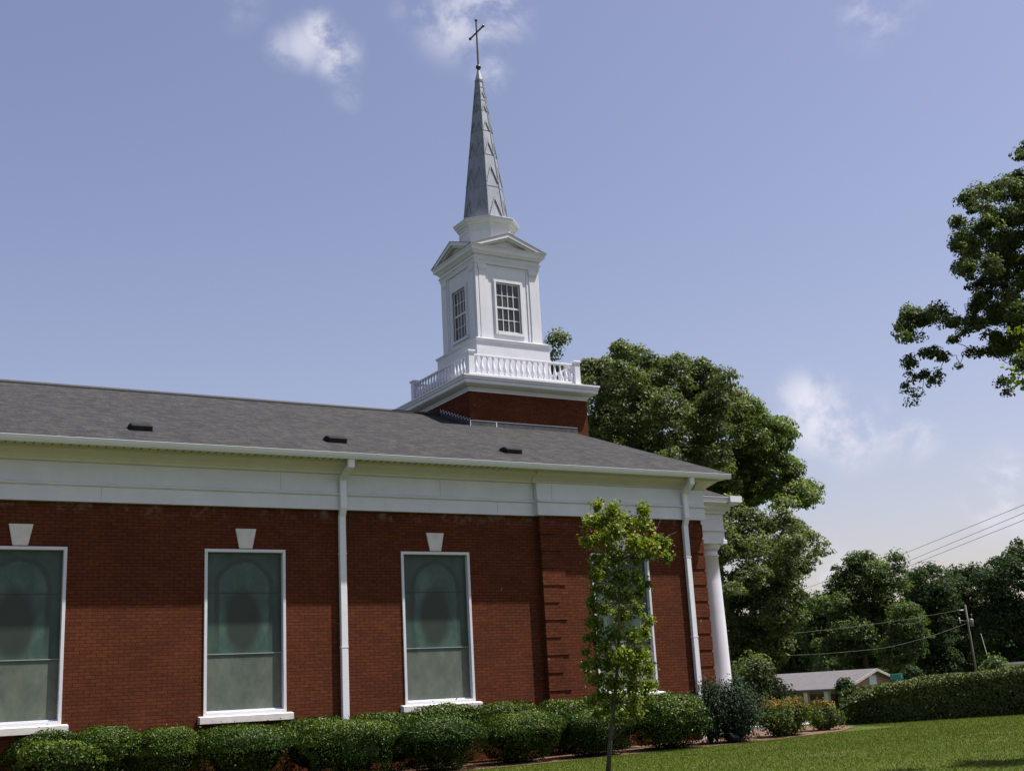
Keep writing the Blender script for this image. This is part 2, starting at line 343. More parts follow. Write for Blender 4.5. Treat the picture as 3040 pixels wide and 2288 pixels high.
def sheet(name, outline_fn, mat, off=.004, n=60):
    """strip laid on the ground: outline_fn(s) -> (left xy, right xy)"""
    m = MB(); K = 9
    for i in range(n+1):
        a, b = outline_fn(i/n)
        for k in range(K):
            x = a[0]+(b[0]-a[0])*k/(K-1); y = a[1]+(b[1]-a[1])*k/(K-1); m.v.append((x, y, float(hgt(x, y))+off))
    m.f = [(i*K+k, i*K+k+1, (i+1)*K+k+1, (i+1)*K+k) for i in range(n) for k in range(K-1)]
    return struct(m.build(name, mat, smooth=True))
MULCH = mat_noise('bark_mulch', (.06, .030, .016), (.16, .085, .045), 9, .95, .6)
CONC = mat_noise('pale_concrete', (.34, .33, .33), (.44, .43, .42), 3, .85, .1)
ASPH = mat_noise('road_asphalt', (.05, .05, .052), (.075, .075, .078), 6, .9, .2)
wob = Wob(1.1, 8, 3)
E = [(-9, -2.55), (5, -2.6), (10, -2.62), (14, -2.72), (18, -2.75), (20.5, -2.6), (22.6, -1.95), (24.2, -1.1), (24.9, -.1), (25.0, 1.0)]
def bed(s):
    f = s*(len(E)-1); i = min(int(f), len(E)-2); t = f-i; x = E[i][0]+(E[i+1][0]-E[i][0])*t; y = E[i][1]+(E[i+1][1]-E[i][1])*t
    w = float(wob(np.array([[x*2.2, y, 0]]))[0])*.12
    return (x, y+w), (min(x, 26.2), 1.2 if x > 20.6 else -.002)
sheet('mulch_bed', bed, MULCH, .012, 150)
sheet('path', lambda s: ((22.9+s*9, 1.6+s*1.0), (22.9+s*9, 3.0+s*1.0)), CONC, .02, 20)
sheet('road', lambda s: ((-60+150*s, 82-66*s), (-54+150*s, 90-66*s)), ASPH, .03, 60)
# ------------------------------------------------------------------ church
CXW, CYW = 18.996, 7.67           # steeple axis
ch = thing('church', 'red brick church with white cornice, grey shingle roof and white steeple with a cross', 'church', (6, 7.67, -1.4))
XE, XP, BAY, XB = 20.45, 15.52, .15, -9.0
DEPTH = 2*CYW
ZF0, ZF1, ZF2 = 4.17, 4.50, 4.95
OV, ZGT = .76, 5.321; ZR = 8.496; MS = (ZR-ZGT)/(CYW+OV)
WT, WBOT = 3.284, -.062
winx = [3.841-4.458*2, 3.841-4.458, 3.841, 8.299, 12.757]; W4 = 17.78; HW = .871
def holed(m, x0, x1, z0, z1, y, holes):
    xsb = sorted(set([x0, x1]+[h for a in holes for h in a[:2]])); zsb = sorted(set([z0, z1]+[h for a in holes for h in a[2:]]))
    for a, b in zip(xsb, xsb[1:]):
        for c, d in zip(zsb, zsb[1:]):
            if any(h[0] <= a and b <= h[1] and h[2] <= c and d <= h[3] for h in holes): continue
            m.add([(a, y, c), (b, y, c), (b, y, d), (a, y, d)], [(0, 1, 2, 3)])
    for h in holes:
        for (p, q_) in (((h[0], h[2]), (h[0], h[3])), ((h[0], h[3]), (h[1], h[3])), ((h[1], h[3]), (h[1], h[2])), ((h[1], h[2]), (h[0], h[2]))):
            m.add([(p[0], y, p[1]), (q_[0], y, q_[1]), (q_[0], y+.2, q_[1]), (p[0], y+.2, p[1])], [(0, 1, 2, 3)])
w = MB()
holed(w, XB, XP, -1.9, ZF0+.02, 0, [(c-HW, c+HW, WBOT, WT) for c in winx])
holed(w, XP, XE, -1.9, ZF0+.02, -BAY, [(W4-HW, W4+HW, WBOT, WT)])
w.add([(XP, -BAY, -1.9), (XP, 0, -1.9), (XP, 0, ZF0+.02), (XP, -BAY, ZF0+.02)], [(0, 1, 2, 3)])
w.add([(XE, -BAY, -1.9), (XE, DEPTH, -1.9), (XE, DEPTH, 5.2), (XE, 0, 5.2), (XE, -BAY, ZF0+.02)], [(0, 1, 2, 3, 4)])
w.add([(XB, 0, -1.9), (XB, DEPTH, -1.9), (XB, DEPTH, 5.2), (XB, 0, 5.2)], [(0, 1, 2, 3)])
w.add([(XB, DEPTH, -1.9), (XE, DEPTH, -1.9), (XE, DEPTH, 5.2), (XB, DEPTH, 5.2)], [(0, 1, 2, 3)])
w.build('brick_wall', BRICK, ch)
q = MB(); COURSE = .0677
def quoins(xa, sgn, y):
    z = ZF0-.10-.34; k = 0
    while z > -1.6:
        L = .62 if k % 2 else .42
        x0, x1 = (xa, xa+L) if sgn > 0 else (xa-L, xa)
        q = MB(); q.box(x0-.02*(sgn > 0), x1+.02*(sgn < 0), y-.022, y+.05, z, z+.338); q.build('quoin', BRICK, ch, bevel=.004); z -= 6*COURSE; k += 1
quoins(XP, 1, -BAY); quoins(XE, -1, -BAY)
# entablature along the side, stepping out at the corner bay
def frieze(m, x0, x1, y, xend=0):
    P = [(0.06, ZF0), (-.105, ZF0), (-.105, ZF0+.028), (-.095, ZF0+.032), (-.095, ZF1-.03), (-.115, ZF1-.02), (-.135, ZF1), (-.135, ZF1+.03), (-.085, ZF1+.055), (-.085, ZF2), (.06, ZF2)]
    m.profx([(y+a, z) for a, z in P], x0, x1)
def crown(m, x0, x1, y, off=.0):
    P = [(.06, ZF2+.003), (-.10, ZF2+.003), (-.13, ZF2+.02), (-.14, ZF2+.06), (-.20, ZF2+.12), (-.29, ZF2+.165), (-.36, ZF2+.185), (-.40, ZF2+.20), (-.40, ZF2+.26), (.06, ZF2+.26)]
    m.profx([(y+a, z) for a, z in P], x0, x1)
fm = MB(); frieze(fm, XB, XP-.09, 0); frieze(fm, XP-.09, XE+.09, -BAY); fm.box(XE-.02, XE+.085, -BAY-.05, DEPTH, ZF0+.001, ZF2-.001)
fm.box(XE+.085, XE+.13, -BAY-.12, DEPTH, ZF1+.001, ZF1+.029)
fm.build('frieze', WHITE, ch)
JT = mat_noise('board_joint', (.22, .22, .21), (.32, .32, .30), 6, .8, 0)
for xj, zl_, zh_, yj in ((2.6, ZF1+.06, ZF2-.002, -.086), (9.05, ZF1+.06, ZF2-.002, -.086), (5.3, ZF0+.034, ZF1-.031, -.096), (12.9, ZF1+.06, ZF2-.002, -.086), (14.4, ZF0+.034, ZF1-.031, -.096), (15.85, ZF1+.06, ZF2-.002, -BAY-.086), (18.6, ZF0+.034, ZF1-.031, -BAY-.096)):
    j_ = MB(); j_.box(xj, xj+.008, yj, yj+.004, zl_, zh_); j_.build('board_joint', JT, ch)
cm = MB(); crown(cm, XB, XP-.16, 0); crown(cm, XP-.16, XE+.25, -BAY+.10)
cm.add([(XE+.09, -BAY-.05, ZF2+.003), (XE+.09, DEPTH, ZF2+.003), (XE+.52, DEPTH, ZF2+.25), (XE+.52, -BAY-.30, ZF2+.25), (XE-.2, -BAY-.3, ZF2+.25), (XE-.2, -BAY-.05, ZF2+.003), (XE-.2, DEPTH, ZF2+.003), (XE-.2, DEPTH, ZF2+.25)],
       [(0, 1, 2, 3), (0, 3, 4, 5), (1, 6, 7, 2), (3, 2, 7, 4)])
cm.build('crown_moulding', CREAM, ch, smooth=False)
sf = MB(); sf.box(XB, XE+.62, -OV+.10, .0, ZF2+.262, ZF2+.282); sf.box(XE-.1, XE+.62, .001, DEPTH-.001, ZF2+.262, ZF2+.282)
sf.build('soffit', CREAM, ch)
sv = MB(); x = XB
while x < 14.6:
    sv.box(x, x+.018, -OV+.115, -.43, ZF2+.252, ZF2+.2615); x += .17
sv.build('soffit_vent', mat_noise('vent_slot', (.10, .09, .07), (.16, .145, .12), 9, .9, 0), ch)['kind'] = 'stuff'
gu = MB(); GP = [(-OV+.11, ZGT-.125), (-OV+.05, ZGT-.125), (-OV+.02, ZGT-.07), (-OV+.006, ZGT-.012), (-OV, ZGT-.010), (-OV, ZGT), (-OV+.03, ZGT+.008), (-OV+.03, ZGT-.02), (-OV+.11, ZGT-.02)]
gu.profx(GP, XB, 21.12); gu.build('gutter', ALU, ch)
# roof
rf = MB(); TH = .03
def RZ(y): return ZGT+.01+MS*(y+OV)
e = [(XB, -OV+.015), (21.10, -OV+.015), (20.62, 4.7), (20.30, CYW), (XB, CYW)]
rf.add([(x, y, RZ(y)) for x, y in e]+[(x, y, RZ(y)-.05) for x, y in e], [(0, 1, 2, 3, 4), (9, 8, 7, 6, 5), (0, 5, 6, 1), (1, 6, 7, 2), (2, 7, 8, 3), (4, 9, 5, 0)])
rf.add([(x, DEPTH-y, RZ(y)) for x, y in e]+[(x, DEPTH-y, RZ(y)-.05) for x, y in e], [(4, 3, 2, 1, 0), (5, 6, 7, 8, 9), (0, 1, 6, 5), (1, 2, 7, 6), (2, 3, 8, 7), (0, 5, 9, 4)])
rf.build('roof', SHING, ch)
gb = MB(); gb.add([(20.9, -OV+.1, ZGT-.03), (20.9, DEPTH+OV-.1, ZGT-.03), (20.2, CYW, ZR-.06), (20.5, -OV+.1, ZGT-.03), (20.5, DEPTH+OV-.1, ZGT-.03), (19.9, CYW, ZR-.06)], [(0, 1, 2), (3, 5, 4), (0, 2, 5, 3), (1, 4, 5, 2), (0, 3, 4, 1)])
gb.build('gable', WHITE, ch); gb = MB(); gb.add([(XB+.02, 0, ZGT-.3), (XB+.02, DEPTH, ZGT-.3), (XB+.02, CYW, ZR-.1)], [(0, 1, 2)])
gb.build('gable', WHITE, ch)
rv = MB(); rv.profx([(CYW-.17, RZ(CYW-.17)+.002), (CYW-.17, RZ(CYW-.17)+.045), (CYW, ZR+.075), (CYW+.17, RZ(CYW-.17)+.045), (CYW+.17, RZ(CYW-.17)+.002)], XB, 16.9)
rv.build('ridge_vent', RIDGE, ch)
for i, (vx, vy) in enumerate([(6.22, .60), (10.62, .58), (15.27, .56), (-2.5, .6)]):
    z0 = RZ(vy); s = MS
    m = MB(); hx = .22
    pts = [(vy-.13, z0-.13*s+.012), (vy-.15, z0-.15*s+.125), (vy+.02, z0+.02*s+.145), (vy+.24, z0+.24*s+.06), (vy+.24, z0+.24*s+.012)]
    m.profx([(a-vy, b-z0) for a, b in pts], -hx, hx)
    v = m.build('roof_vent', BLACK, ch, (vx, vy, z0), bevel=.012)
    b_ = MB(); b_.box(-hx-.02, hx+.02, -.16, .30, 0, .004)
    me = [(p[0], p[1], p[2]+p[1]*s+.006) for p in b_.v]; b_.v = me; b_.build('vent_flange', BLACK, v, (vx, vy, z0))
# windows
WH = (WT-WBOT)/2; WZ = (WT+WBOT)/2
def make_window():
    f = MB(); t_ = .062; d0, d1 = -.028, .15
    f.box(-HW, -HW+t_, d0, d1, -WH, WH); f.box(HW-t_, HW, d0, d1, -WH, WH); f.box(-HW+t_, HW-t_, d0, d1, WH-t_, WH); f.box(-HW+t_, HW-t_, d0, d1, -WH, -WH+t_)
    f.box(-HW+t_, HW-t_, .062, .1, -WH+t_, -WH+t_+.03)
    a = f.build('window', WHITE, ch, (8.299, 0, WZ), bevel=.004)
    g = MB(); g.box(-HW+.05, HW-.05, .085, .1, -WH+.05, WH-.05); g.build('stained_glass', STAIN, a, (8.299, 0, WZ))
    r = MB(); r.box(-HW+t_+.001, HW-t_-.001, .066, .084, -.470, -.458); rr = r.build('muntin', mat_noise('grey_bar', (.28, .29, .28), (.36, .37, .36), 4, .6, 0), a, (8.299, 0, WZ))
    r = MB(); r.box(-HW+t_+.001, HW-t_-.001, .074, .084, .775, .787); r.build('muntin', mat_noise('lead_bar', (.03, .035, .033), (.05, .055, .05), 4, .6, 0), a, (8.299, 0, WZ))
    s = MB(); s.profx([(-.16, -WH-.155), (-.16, -WH-.02), (-.03, -WH-.0015), (.05, -WH-.0015), (.05, -WH-.155)], -HW-.11, HW+.11); s.build('sill', STONE, a, (8.299, 0, WZ), bevel=.006)
    k = MB(); k.profy([(-.14, 0.015), (.14, .015), (.225, .43), (-.225, .43)], -.035, .03); k.v = [(x, y, z+WH) for x, y, z in k.v]; k.build('keystone', STONE, a, (8.299, 0, WZ), bevel=.006)
    return a
def dup_part(a, parent, wloc):
    c = a.copy(); COL.objects.link(c); c.parent = parent; c.location = Vector(wloc)-WL[parent.name]; WL[c.name] = Vector(wloc)
    for ch_ in list(a.children):
        d = ch_.copy(); COL.objects.link(d); d.parent = c
    return c
win = make_window()
for cxx in winx:
    if abs(cxx-8.299) > .1: dup_part(win, ch, (cxx, 0, WZ))
dup_part(win, ch, (W4, -BAY, WZ))
# downspouts
def downspout(xd, y):
    m = MB(); wd, dp = .155, .10
    zt = ZGT-.10
    P = [(xd+.0, -OV+.13, zt), (xd+.0, -OV+.13, zt-.17), (xd+.0, y-.15, ZF2-.11), (xd, y-.15, ZF0+.04), (xd, y-.06, ZF0-.16), (xd, y-.06, -1.3)]
    vs = []
    for i, p in enumerate(P):
        a = Vector(P[max(i-1, 0)]); b = Vector(P[min(i+1, len(P)-1)]); d = (b-a).normalized(); up = Vector((1, 0, 0)); nn = d.cross(up).normalized()
        for sx, sn in ((-1, -1), (1, -1), (1, 1), (-1, 1)): vs.append(tuple(Vector(p)+up*sx*wd/2+nn*sn*dp/2))
    n = len(P); m.add(vs, [(i*4+k, i*4+(k+1) % 4, (i+1)*4+(k+1) % 4, (i+1)*4+k) for i in range(n-1) for k in range(4)]+[(3, 2, 1, 0), tuple((n-1)*4+k for k in range(4))])
    m.v = [(a-xd, b, c) for a, b, c in m.v]
    o = m.build('downspout', ALU, ch, (xd, 0, 0), bevel=.012)
    for z in (3.2, 1.2, -.6):
        s = MB(); s.box(-wd/2-.004, wd/2+.004, y-.115, y-.002, z, z+.03); s.build('strap', ALU, o, (xd, 0, 0))
downspout(10.46, 0); downspout(19.87, -BAY); downspout(1.1, 0)
# ---- steeple
S = lambda h: (CXW-h, CXW+h, CYW-h, CYW+h)
H0 = 2.073
m = MB(); m.rect(*S(H0), [(0, 2.0), (0, 8.78)]); m.build('tower_brick', BRICK, ch)
m = MB(); m.rect(*S(H0), [(-.1, 8.76), (.02, 8.76), (.02, 8.80), (.05, 8.83), (.06, 8.86), (.17, 8.90), (.26, 8.95), (.27, 8.97), (.27, 9.05), (.30, 9.08), (.30, 9.12), (.325, 9.15), (.325, 9.20), (.28, 9.212), (-.9, 9.235)]); m.build('tower_cornice', WHITE, ch, bevel=0)
m = MB(); m.rect(*S(1.90), [(.06, 9.20), (.06, 9.30), (0, 9.305)], cap0=False, cap1=False); m.rect(*S(1.80), [(0, 9.20), (0, 9.30), (.1, 9.305)], cap0=False, cap1=False); m.build('balustrade_curb', WHITE, ch)
# flashing
yb = CYW-H0; zb = RZ(yb)
m = MB(); m.box(CXW-H0-.02, 20.66, yb-.012, yb-.002, zb-.12, zb+.15); fl = m.build('flashing', METAL, ch)
m = MB(); m.box(CXW-H0-.02, 20.66, yb-.02, yb-.0125, zb+.145, zb+.165)
m.box(CXW-H0-.02, CXW-H0, yb-.022, yb-.0125, zb-.05, zb+.145); m.box(CXW-H0+.85, CXW-H0+.88, yb-.022, yb-.0125, zb-.05, zb+.145)
n_ = 10; xl = CXW-H0
for i in range(n_):
    y0 = yb+i*(1.85/n_); y1 = yb+(i+1)*(1.85/n_); z0 = RZ(y0)+.12; z1 = RZ(y1)+.12
    m.bar((xl-.008, y0, z0+.09), (xl-.008, y1-.03, z1-.02), .012, .016); m.bar((xl-.008, y1-.03, z1-.03), (xl-.008, y1, z1+.09), .012, .016)
m.build('flashing_edge', LIGHTM, ch)
m = MB(); m.add([(xl-.006, yb, RZ(yb)-.05), (xl-.006, yb+1.9, RZ(yb+1.9)-.05), (xl-.006, yb+1.9, RZ(yb+1.9)+.11), (xl-.006, yb, RZ(yb)+.11), (xl+.02, yb, RZ(yb)-.05), (xl+.02, yb+1.9, RZ(yb+1.9)-.05), (xl+.02, yb+1.9, RZ(yb+1.9)+.11), (xl+.02, yb, RZ(yb)+.11)],
              [(0, 1, 2, 3), (4, 7, 6, 5), (0, 3, 7, 4), (3, 2, 6, 7), (2, 1, 5, 6), (1, 0, 4, 5)]); m.build('step_flashing', METAL, ch)
# balustrade
PH = 1.885
def sqpost(px_, py_):
    m = MB(); h = .095
    m.rect(-h, h, -h, h, [(.022, 9.205), (.022, 9.33), (0, 9.345), (0, 9.98), (.012, 9.99), (.03, 10.01), (.035, 10.05), (.01, 10.07), (-.05, 10.08)])
    return m.build('balustrade_post', WHITE, ch, (px_, py_, 0))
for a in (-1, 1):
    for b in (-1, 1): sqpost(CXW+a*PH, CYW+b*PH)
bal0 = None
bm_ = MB(); bm_.lathe(0, 0, [(.042, 9.385), (.042, 9.42), (.028, 9.44), (.034, 9.46), (.056, 9.52), (.060, 9.57), (.052, 9.63), (.034, 9.71), (.024, 9.79), (.022, 9.84), (.034, 9.855), (.030, 9.875), (.042, 9.89), (.042, 9.92)], 10)
for (dx, dy) in ((0, -1), (-1, 0), (1, 0), (0, 1)):
    m = MB(); L = PH-.095
    if dx == 0: m.box(-L, L, -.045, .045, 9.92, 9.975); m.box(-L, L, -.04, .04, 9.33, 9.385)
    else: m.box(-.045, .045, -L, L, 9.92, 9.975); m.box(-.04, .04, -L, L, 9.33, 9.385)
    o = m.build('balustrade_rail', WHITE, ch, (CXW+dx*PH, CYW+dy*PH, 0), bevel=.008)
    N_ = 18
    for i in range(N_):
        s_ = -L+(i+.5)*2*L/N_; p = (CXW+dx*PH+(s_ if dx == 0 else 0), CYW+dy*PH+(s_ if dy == 0 else 0), 0)
        if bal0 is None: bal0 = bm_.build('baluster', WHITE, o, p, smooth=True)
        else:
            c = bal0.copy(); COL.objects.link(c); c.parent = o; c.location = Vector(p)-WL[o.name]
# plinth, belfry
m = MB(); m.rect(*S(1.32), [(0, 9.20), (0, 10.60), (.02, 10.62), (.045, 10.66), (.05, 10.69), (-.12, 10.76)]); m.build('belfry_plinth', WHITE, ch)
HB = 1.13
m = MB()
ap = (-.44, .44, 11.02, 12.66)      # window opening on each face
for fx, fy in ((0, -1), (-1, 0), (1, 0), (0, 1)):
    b = MB(); holed(b, -HB, HB, 10.70, 13.30, -HB, [ap])
    for vtx in b.v: pass
    def rot(p):
        x, y, z = p
        return {(0, -1): (x, y, z), (-1, 0): (y, -x, z), (1, 0): (-y, x, z), (0, 1): (-x, -y, z)}[(fx, fy)]
    m.add([(CXW+rot(p)[0], CYW+rot(p)[1], p[2]) for p in b.v], b.f)
m.build('belfry_wall', WHITE, ch)
pm = MB()
def onface(dst, src, f):
    T = {(0, -1): lambda x, y, z: (x, y, z), (-1, 0): lambda x, y, z: (y, -x, z), (1, 0): lambda x, y, z: (-y, x, z), (0, 1): lambda x, y, z: (-x, -y, z)}[f]
    dst.add([(CXW+T(*p)[0], CYW+T(*p)[1], p[2]) for p in src.v], src.f)
FACES = ((0, -1), (-1, 0), (1, 0), (0, 1))
for f in FACES:
    for sg in (-1, 1):
        s = MB()
        a, b = sorted((sg*1.045, sg*.80)); s.box(a, b, -HB-.045, -HB+.01, 10.90, 12.99)
        a, b = sorted((sg*1.055, sg*.785)); s.box(a, b, -HB-.055, -HB+.01, 10.765, 10.90)
        s.box(a, b, -HB-.06, -HB+.01, 12.99, 13.04); a, b = sorted((sg*1.075, sg*.77)); s.box(a, b, -HB-.075, -HB+.01, 13.04, 13.12)
        s.box(a, b, -HB-.05, -HB+.01, 13.12, 13.219)
        a, b = sorted((sg*.80, sg*.70)); s.box(a+.001*(sg > 0), b-.001*(sg < 0), -HB-.022, -HB+.01, 10.77, 13.218)
        pm = MB(); onface(pm, s, f); pm.build('pilaster', WHITE, ch, bevel=0)
for a in (-1, 1):
    for b in (-1, 1):
        x, y = CXW+a*(HB-.02), CYW+b*(HB-.02); pm = MB()
        pm.box(x-.055, x+.055, y-.055, y+.055, 10.764, 13.217); pm.build('corner_board', WHITE, ch)
m = MB(); m.rect(*S(HB), [(-.1, 13.22), (.055, 13.22), (.055, 13.29), (.07, 13.295), (.07, 13.35), (.105, 13.365), (.105, 13.385), (.065, 13.39), (.065, 13.49), (.10, 13.50), (.13, 13.545), (.20, 13.59), (.215, 13.60), (.215, 13.68), (.25, 13.72), (.255, 13.75), (.10, 13.765), (-.5, 13.77)]); m.build('entablature', WHITE, ch)
# pediments and cross gable roof
HP = HB+.25; AP = 14.27
for f in FACES:
    s = MB(); t_ = .13
    k = (AP-13.76)/HP
    for sg in (-1, 1):
        s.add([(sg*HP, -HP, 13.755), (0, -HP, AP), (0, -HP, AP-t_), (sg*(HP-.30), -HP, 13.755), (sg*HP, -HB-.03, 13.755), (0, -HB-.03, AP), (0, -HB-.03, AP-t_), (sg*(HP-.30), -HB-.03, 13.755)],
              [(0, 1, 2, 3), (4, 7, 6, 5), (0, 4, 5, 1), (2, 6, 7, 3), (0, 3, 7, 4)])
        s.add([(sg*(HP-.25), -HP+.07, 13.757), (0, -HP+.07, AP-t_+.02), (0, -HP+.07, AP-t_-.06), (sg*(HP-.50), -HP+.07, 13.757), (sg*(HP-.25), -HB-.03, 13.757), (0, -HB-.03, AP-t_+.02), (0, -HB-.03, AP-t_-.06), (sg*(HP-.50), -HB-.03, 13.757)],
              [(0, 1, 2, 3), (4, 7, 6, 5), (2, 6, 7, 3), (0, 3, 7, 4)])
    s.add([(-HP+.1, -HB-.04, 13.755), (HP-.1, -HB-.04, 13.755), (0, -HB-.04, AP-.04)], [(0, 1, 2)])
    d = MB(); onface(d, s, f); d.build('pediment', WHITE, ch)
m = MB()
for f in ((0, -1), (-1, 0)):
    s = MB(); kk = .012
    s.add([(-HP-.02, -HP-.02, 13.755), (0, -HP-.02, AP+.002), (HP+.02, -HP-.02, 13.755), (-HP-.02, HP+.02, 13.755), (0, HP+.02, AP+.002), (HP+.02, HP+.02, 13.755),
           (-HP-.02, -HP-.02, 13.755+kk), (0, -HP-.02, AP+kk+.004), (HP+.02, -HP-.02, 13.755+kk), (-HP-.02, HP+.02, 13.755+kk), (0, HP+.02, AP+kk+.004), (HP+.02, HP+.02, 13.755+kk)],
          [(0, 3, 4, 1), (1, 4, 5, 2), (6, 7, 10, 9), (7, 8, 11, 10), (0, 1, 7, 6), (1, 2, 8, 7), (3, 9, 10, 4), (4, 10, 11, 5), (0, 6, 9, 3), (2, 5, 11, 8)])
    onface(m, s, f)
m.build('belfry_roof', mat_noise('grey_roof_metal', (.20, .21, .20), (.32, .33, .31), 4, .6, 0), ch)
# belfry windows
def bwin(f):
    s = MB(); a, b, c, d = ap; y0 = -HB
    s.box(a-.07, a, y0-.045, y0+.06, c-.08, d+.07); s.box(b, b+.07, y0-.045, y0+.06, c-.08, d+.07); s.box(a, b, y0-.045, y0+.06, d, d+.07); s.box(a, b, y0-.055, y0+.06, c-.08, c)
    s.box(a-.10, a-.0705, y0-.03, y0+.03, c-.10, d+.10); s.box(b+.0705, b+.10, y0-.03, y0+.03, c-.10, d+.10); s.box(a-.07, b+.07, y0-.03, y0+.03, d+.0705, d+.10)
    D = MB(); onface(D, s, f); fr = D.build('belfry_window', WHITE, ch)
    s = MB(); zm = (c+d)/2
    s.box(a+.001, b-.001, y0+.02, y0+.05, zm-.028, zm+.028); 
    s.box(a+.001, a+.04, y0+.021, y0+.05, c+.001, d-.001); s.box(b-.04, b-.001, y0+.021, y0+.05, c+.001, d-.001); s.box(a+.04, b-.04, y0+.022, y0+.05, c+.001, c+.05); s.box(a+.04, b-.04, y0+.022, y0+.05, d-.04, d-.001)
    for i in (1, 2, 3): xx = a+.04+(b-a-.08)*i/4; s.box(xx-.011, xx+.011, y0+.027, y0+.05, c+.05, d-.04)
    for z in ((c+.05+zm-.028)/2, (zm+.028+d-.04)/2): s.box(a+.04, b-.04, y0+.03, y0+.049, z-.011, z+.011)
    D = MB(); onface(D, s, f); D.build('sash', WHITE, fr)
    s = MB(); s.box(a-.02, b+.02, y0+.051, y0+.058, c-.02, d+.02); D = MB(); onface(D, s, f); D.build('glass', DARKG, fr)
for f in FACES: bwin(f)
# octagonal drum and spire
A0 = math.pi/8; K8 = 1/math.cos(math.pi/8)
m = MB(); m.lathe(CXW, CYW, [(r*K8, z) for r, z in [(.84, 13.6), (.84, 14.72), (.86, 14.73), (.87, 14.79), (.91, 14.80), (.95, 14.86), (1.0, 14.90), (1.0, 14.95), (1.02, 14.96), (1.02, 14.985), (.72, 15.03)]], 8, A0)
drum = m.build('drum', WHITE, ch)
m = MB()
for k in range(8):
    a = k*math.pi/4; n = Vector((math.cos(a), math.sin(a), 0)); t = Vector((-math.sin(a), math.cos(a), 0)); c = Vector((CXW, CYW, 0))+n*.842
    for (p0, p1) in (((-.32, 13.9), (-.32, 14.64)), ((.32, 13.9), (.32, 14.64))):
        m.bar(tuple(c+t*p0[0]+Vector((0, 0, p0[1]))), tuple(c+t*p1[0]+Vector((0, 0, p1[1]))), .055, .02, tuple(n))
    m.bar(tuple(c+t*-.29+Vector((0, 0, 14.62))), tuple(c+t*.29+Vector((0, 0, 14.62))), .05, .02, tuple(n))
m.build('panel_moulding', WHITE, drum)
SZ0, SZ1, SR0, SR1 = 15.0, 20.26, .755, .128
def srad(z): return SR0+(SR1-SR0)*(z-SZ0)/(SZ1-SZ0)
m = MB(); m.lathe(CXW, CYW, [(SR0, SZ0), (SR1, SZ1)], 8, A0); spire = m.build('spire', SPIRE, ch)
m = MB()
for k in range(8):
    a = A0+k*math.pi/4; c, s = math.cos(a), math.sin(a)
    m.tube([(CXW+c*srad(z), CYW+s*srad(z), z) for z in (SZ0, SZ1)], [.022, .012], 6)
for k in range(8):
    a = k*math.pi/4; n = Vector((math.cos(a), math.sin(a), .11)).normalized(); t = Vector((-math.sin(a), math.cos(a), 0))
    zs = [15.80, 16.98, 17.90, 18.68, 19.32, 19.82]
    for z in zs:
        ap_r = srad(z)*math.cos(math.pi/8); hw = srad(z)*math.sin(math.pi/8); zl = z-hw*3.0
        P = lambda off, zz: Vector((CXW, CYW, zz))+Vector((math.cos(a), math.sin(a), 0))*(srad(zz)*math.cos(math.pi/8)+.008)+t*off
        hwl = srad(max(zl, SZ0))*math.sin(math.pi/8)-.02
        for sg in (-1, 1):
            wv = .05*min(1, hw*3.5)+.012
            m.bar(tuple(P(0, z)), tuple(P(sg*hwl, max(zl, SZ0+.02))), .032*min(1, .4+hw*2.6), .052*min(1, .3+hw*3), tuple(n))
        # panel seam
        zz = z+.42*(1 if z < 19 else .4)
        hs = srad(zz)*math.sin(math.pi/8)-.015
        m.bar(tuple(P(-hs, zz)), tuple(P(hs, zz)), .007, .008, tuple(n))
m.build('spire_rib', RIB, spire)
m = MB(); m.lathe(CXW, CYW, [(.15, 20.22), (.155, 20.30), (.135, 20.31), (.04, 20.70), (.05, 20.71)], 8, A0); m.build('spire_cap', RIB, spire)
m = MB(); m.lathe(CXW, CYW, [(.02, 20.70)]+[(.09*math.sin(math.pi*i/10)+.003, 20.80-.09*math.cos(math.pi*i/10)) for i in range(11)], 16); fin = m.build('cross', CROSSM, ch, smooth=True)
m = MB(); m.tube([(CXW, CYW, 20.87), (CXW, CYW, 22.56)], [.034, .028], 8); m.lathe(CXW, CYW, [(.01, 22.53), (.05, 22.57), (.05, 22.60), (.012, 22.65)], 8); m.build('cross_post', CROSSM, fin)
m = MB(); m.tube([(CXW, CYW-.44, 22.12), (CXW, CYW+.44, 22.12)], .03, 8)
for sg in (-1, 1): m.tube([(CXW, CYW+sg*.42, 22.12), (CXW, CYW+sg*.45, 22.12), (CXW, CYW+sg*.49, 22.12), (CXW, CYW+sg*.51, 22.12)], [.03, .052, .05, .012], 8)
m.build('cross_bar', CROSSM, fin)
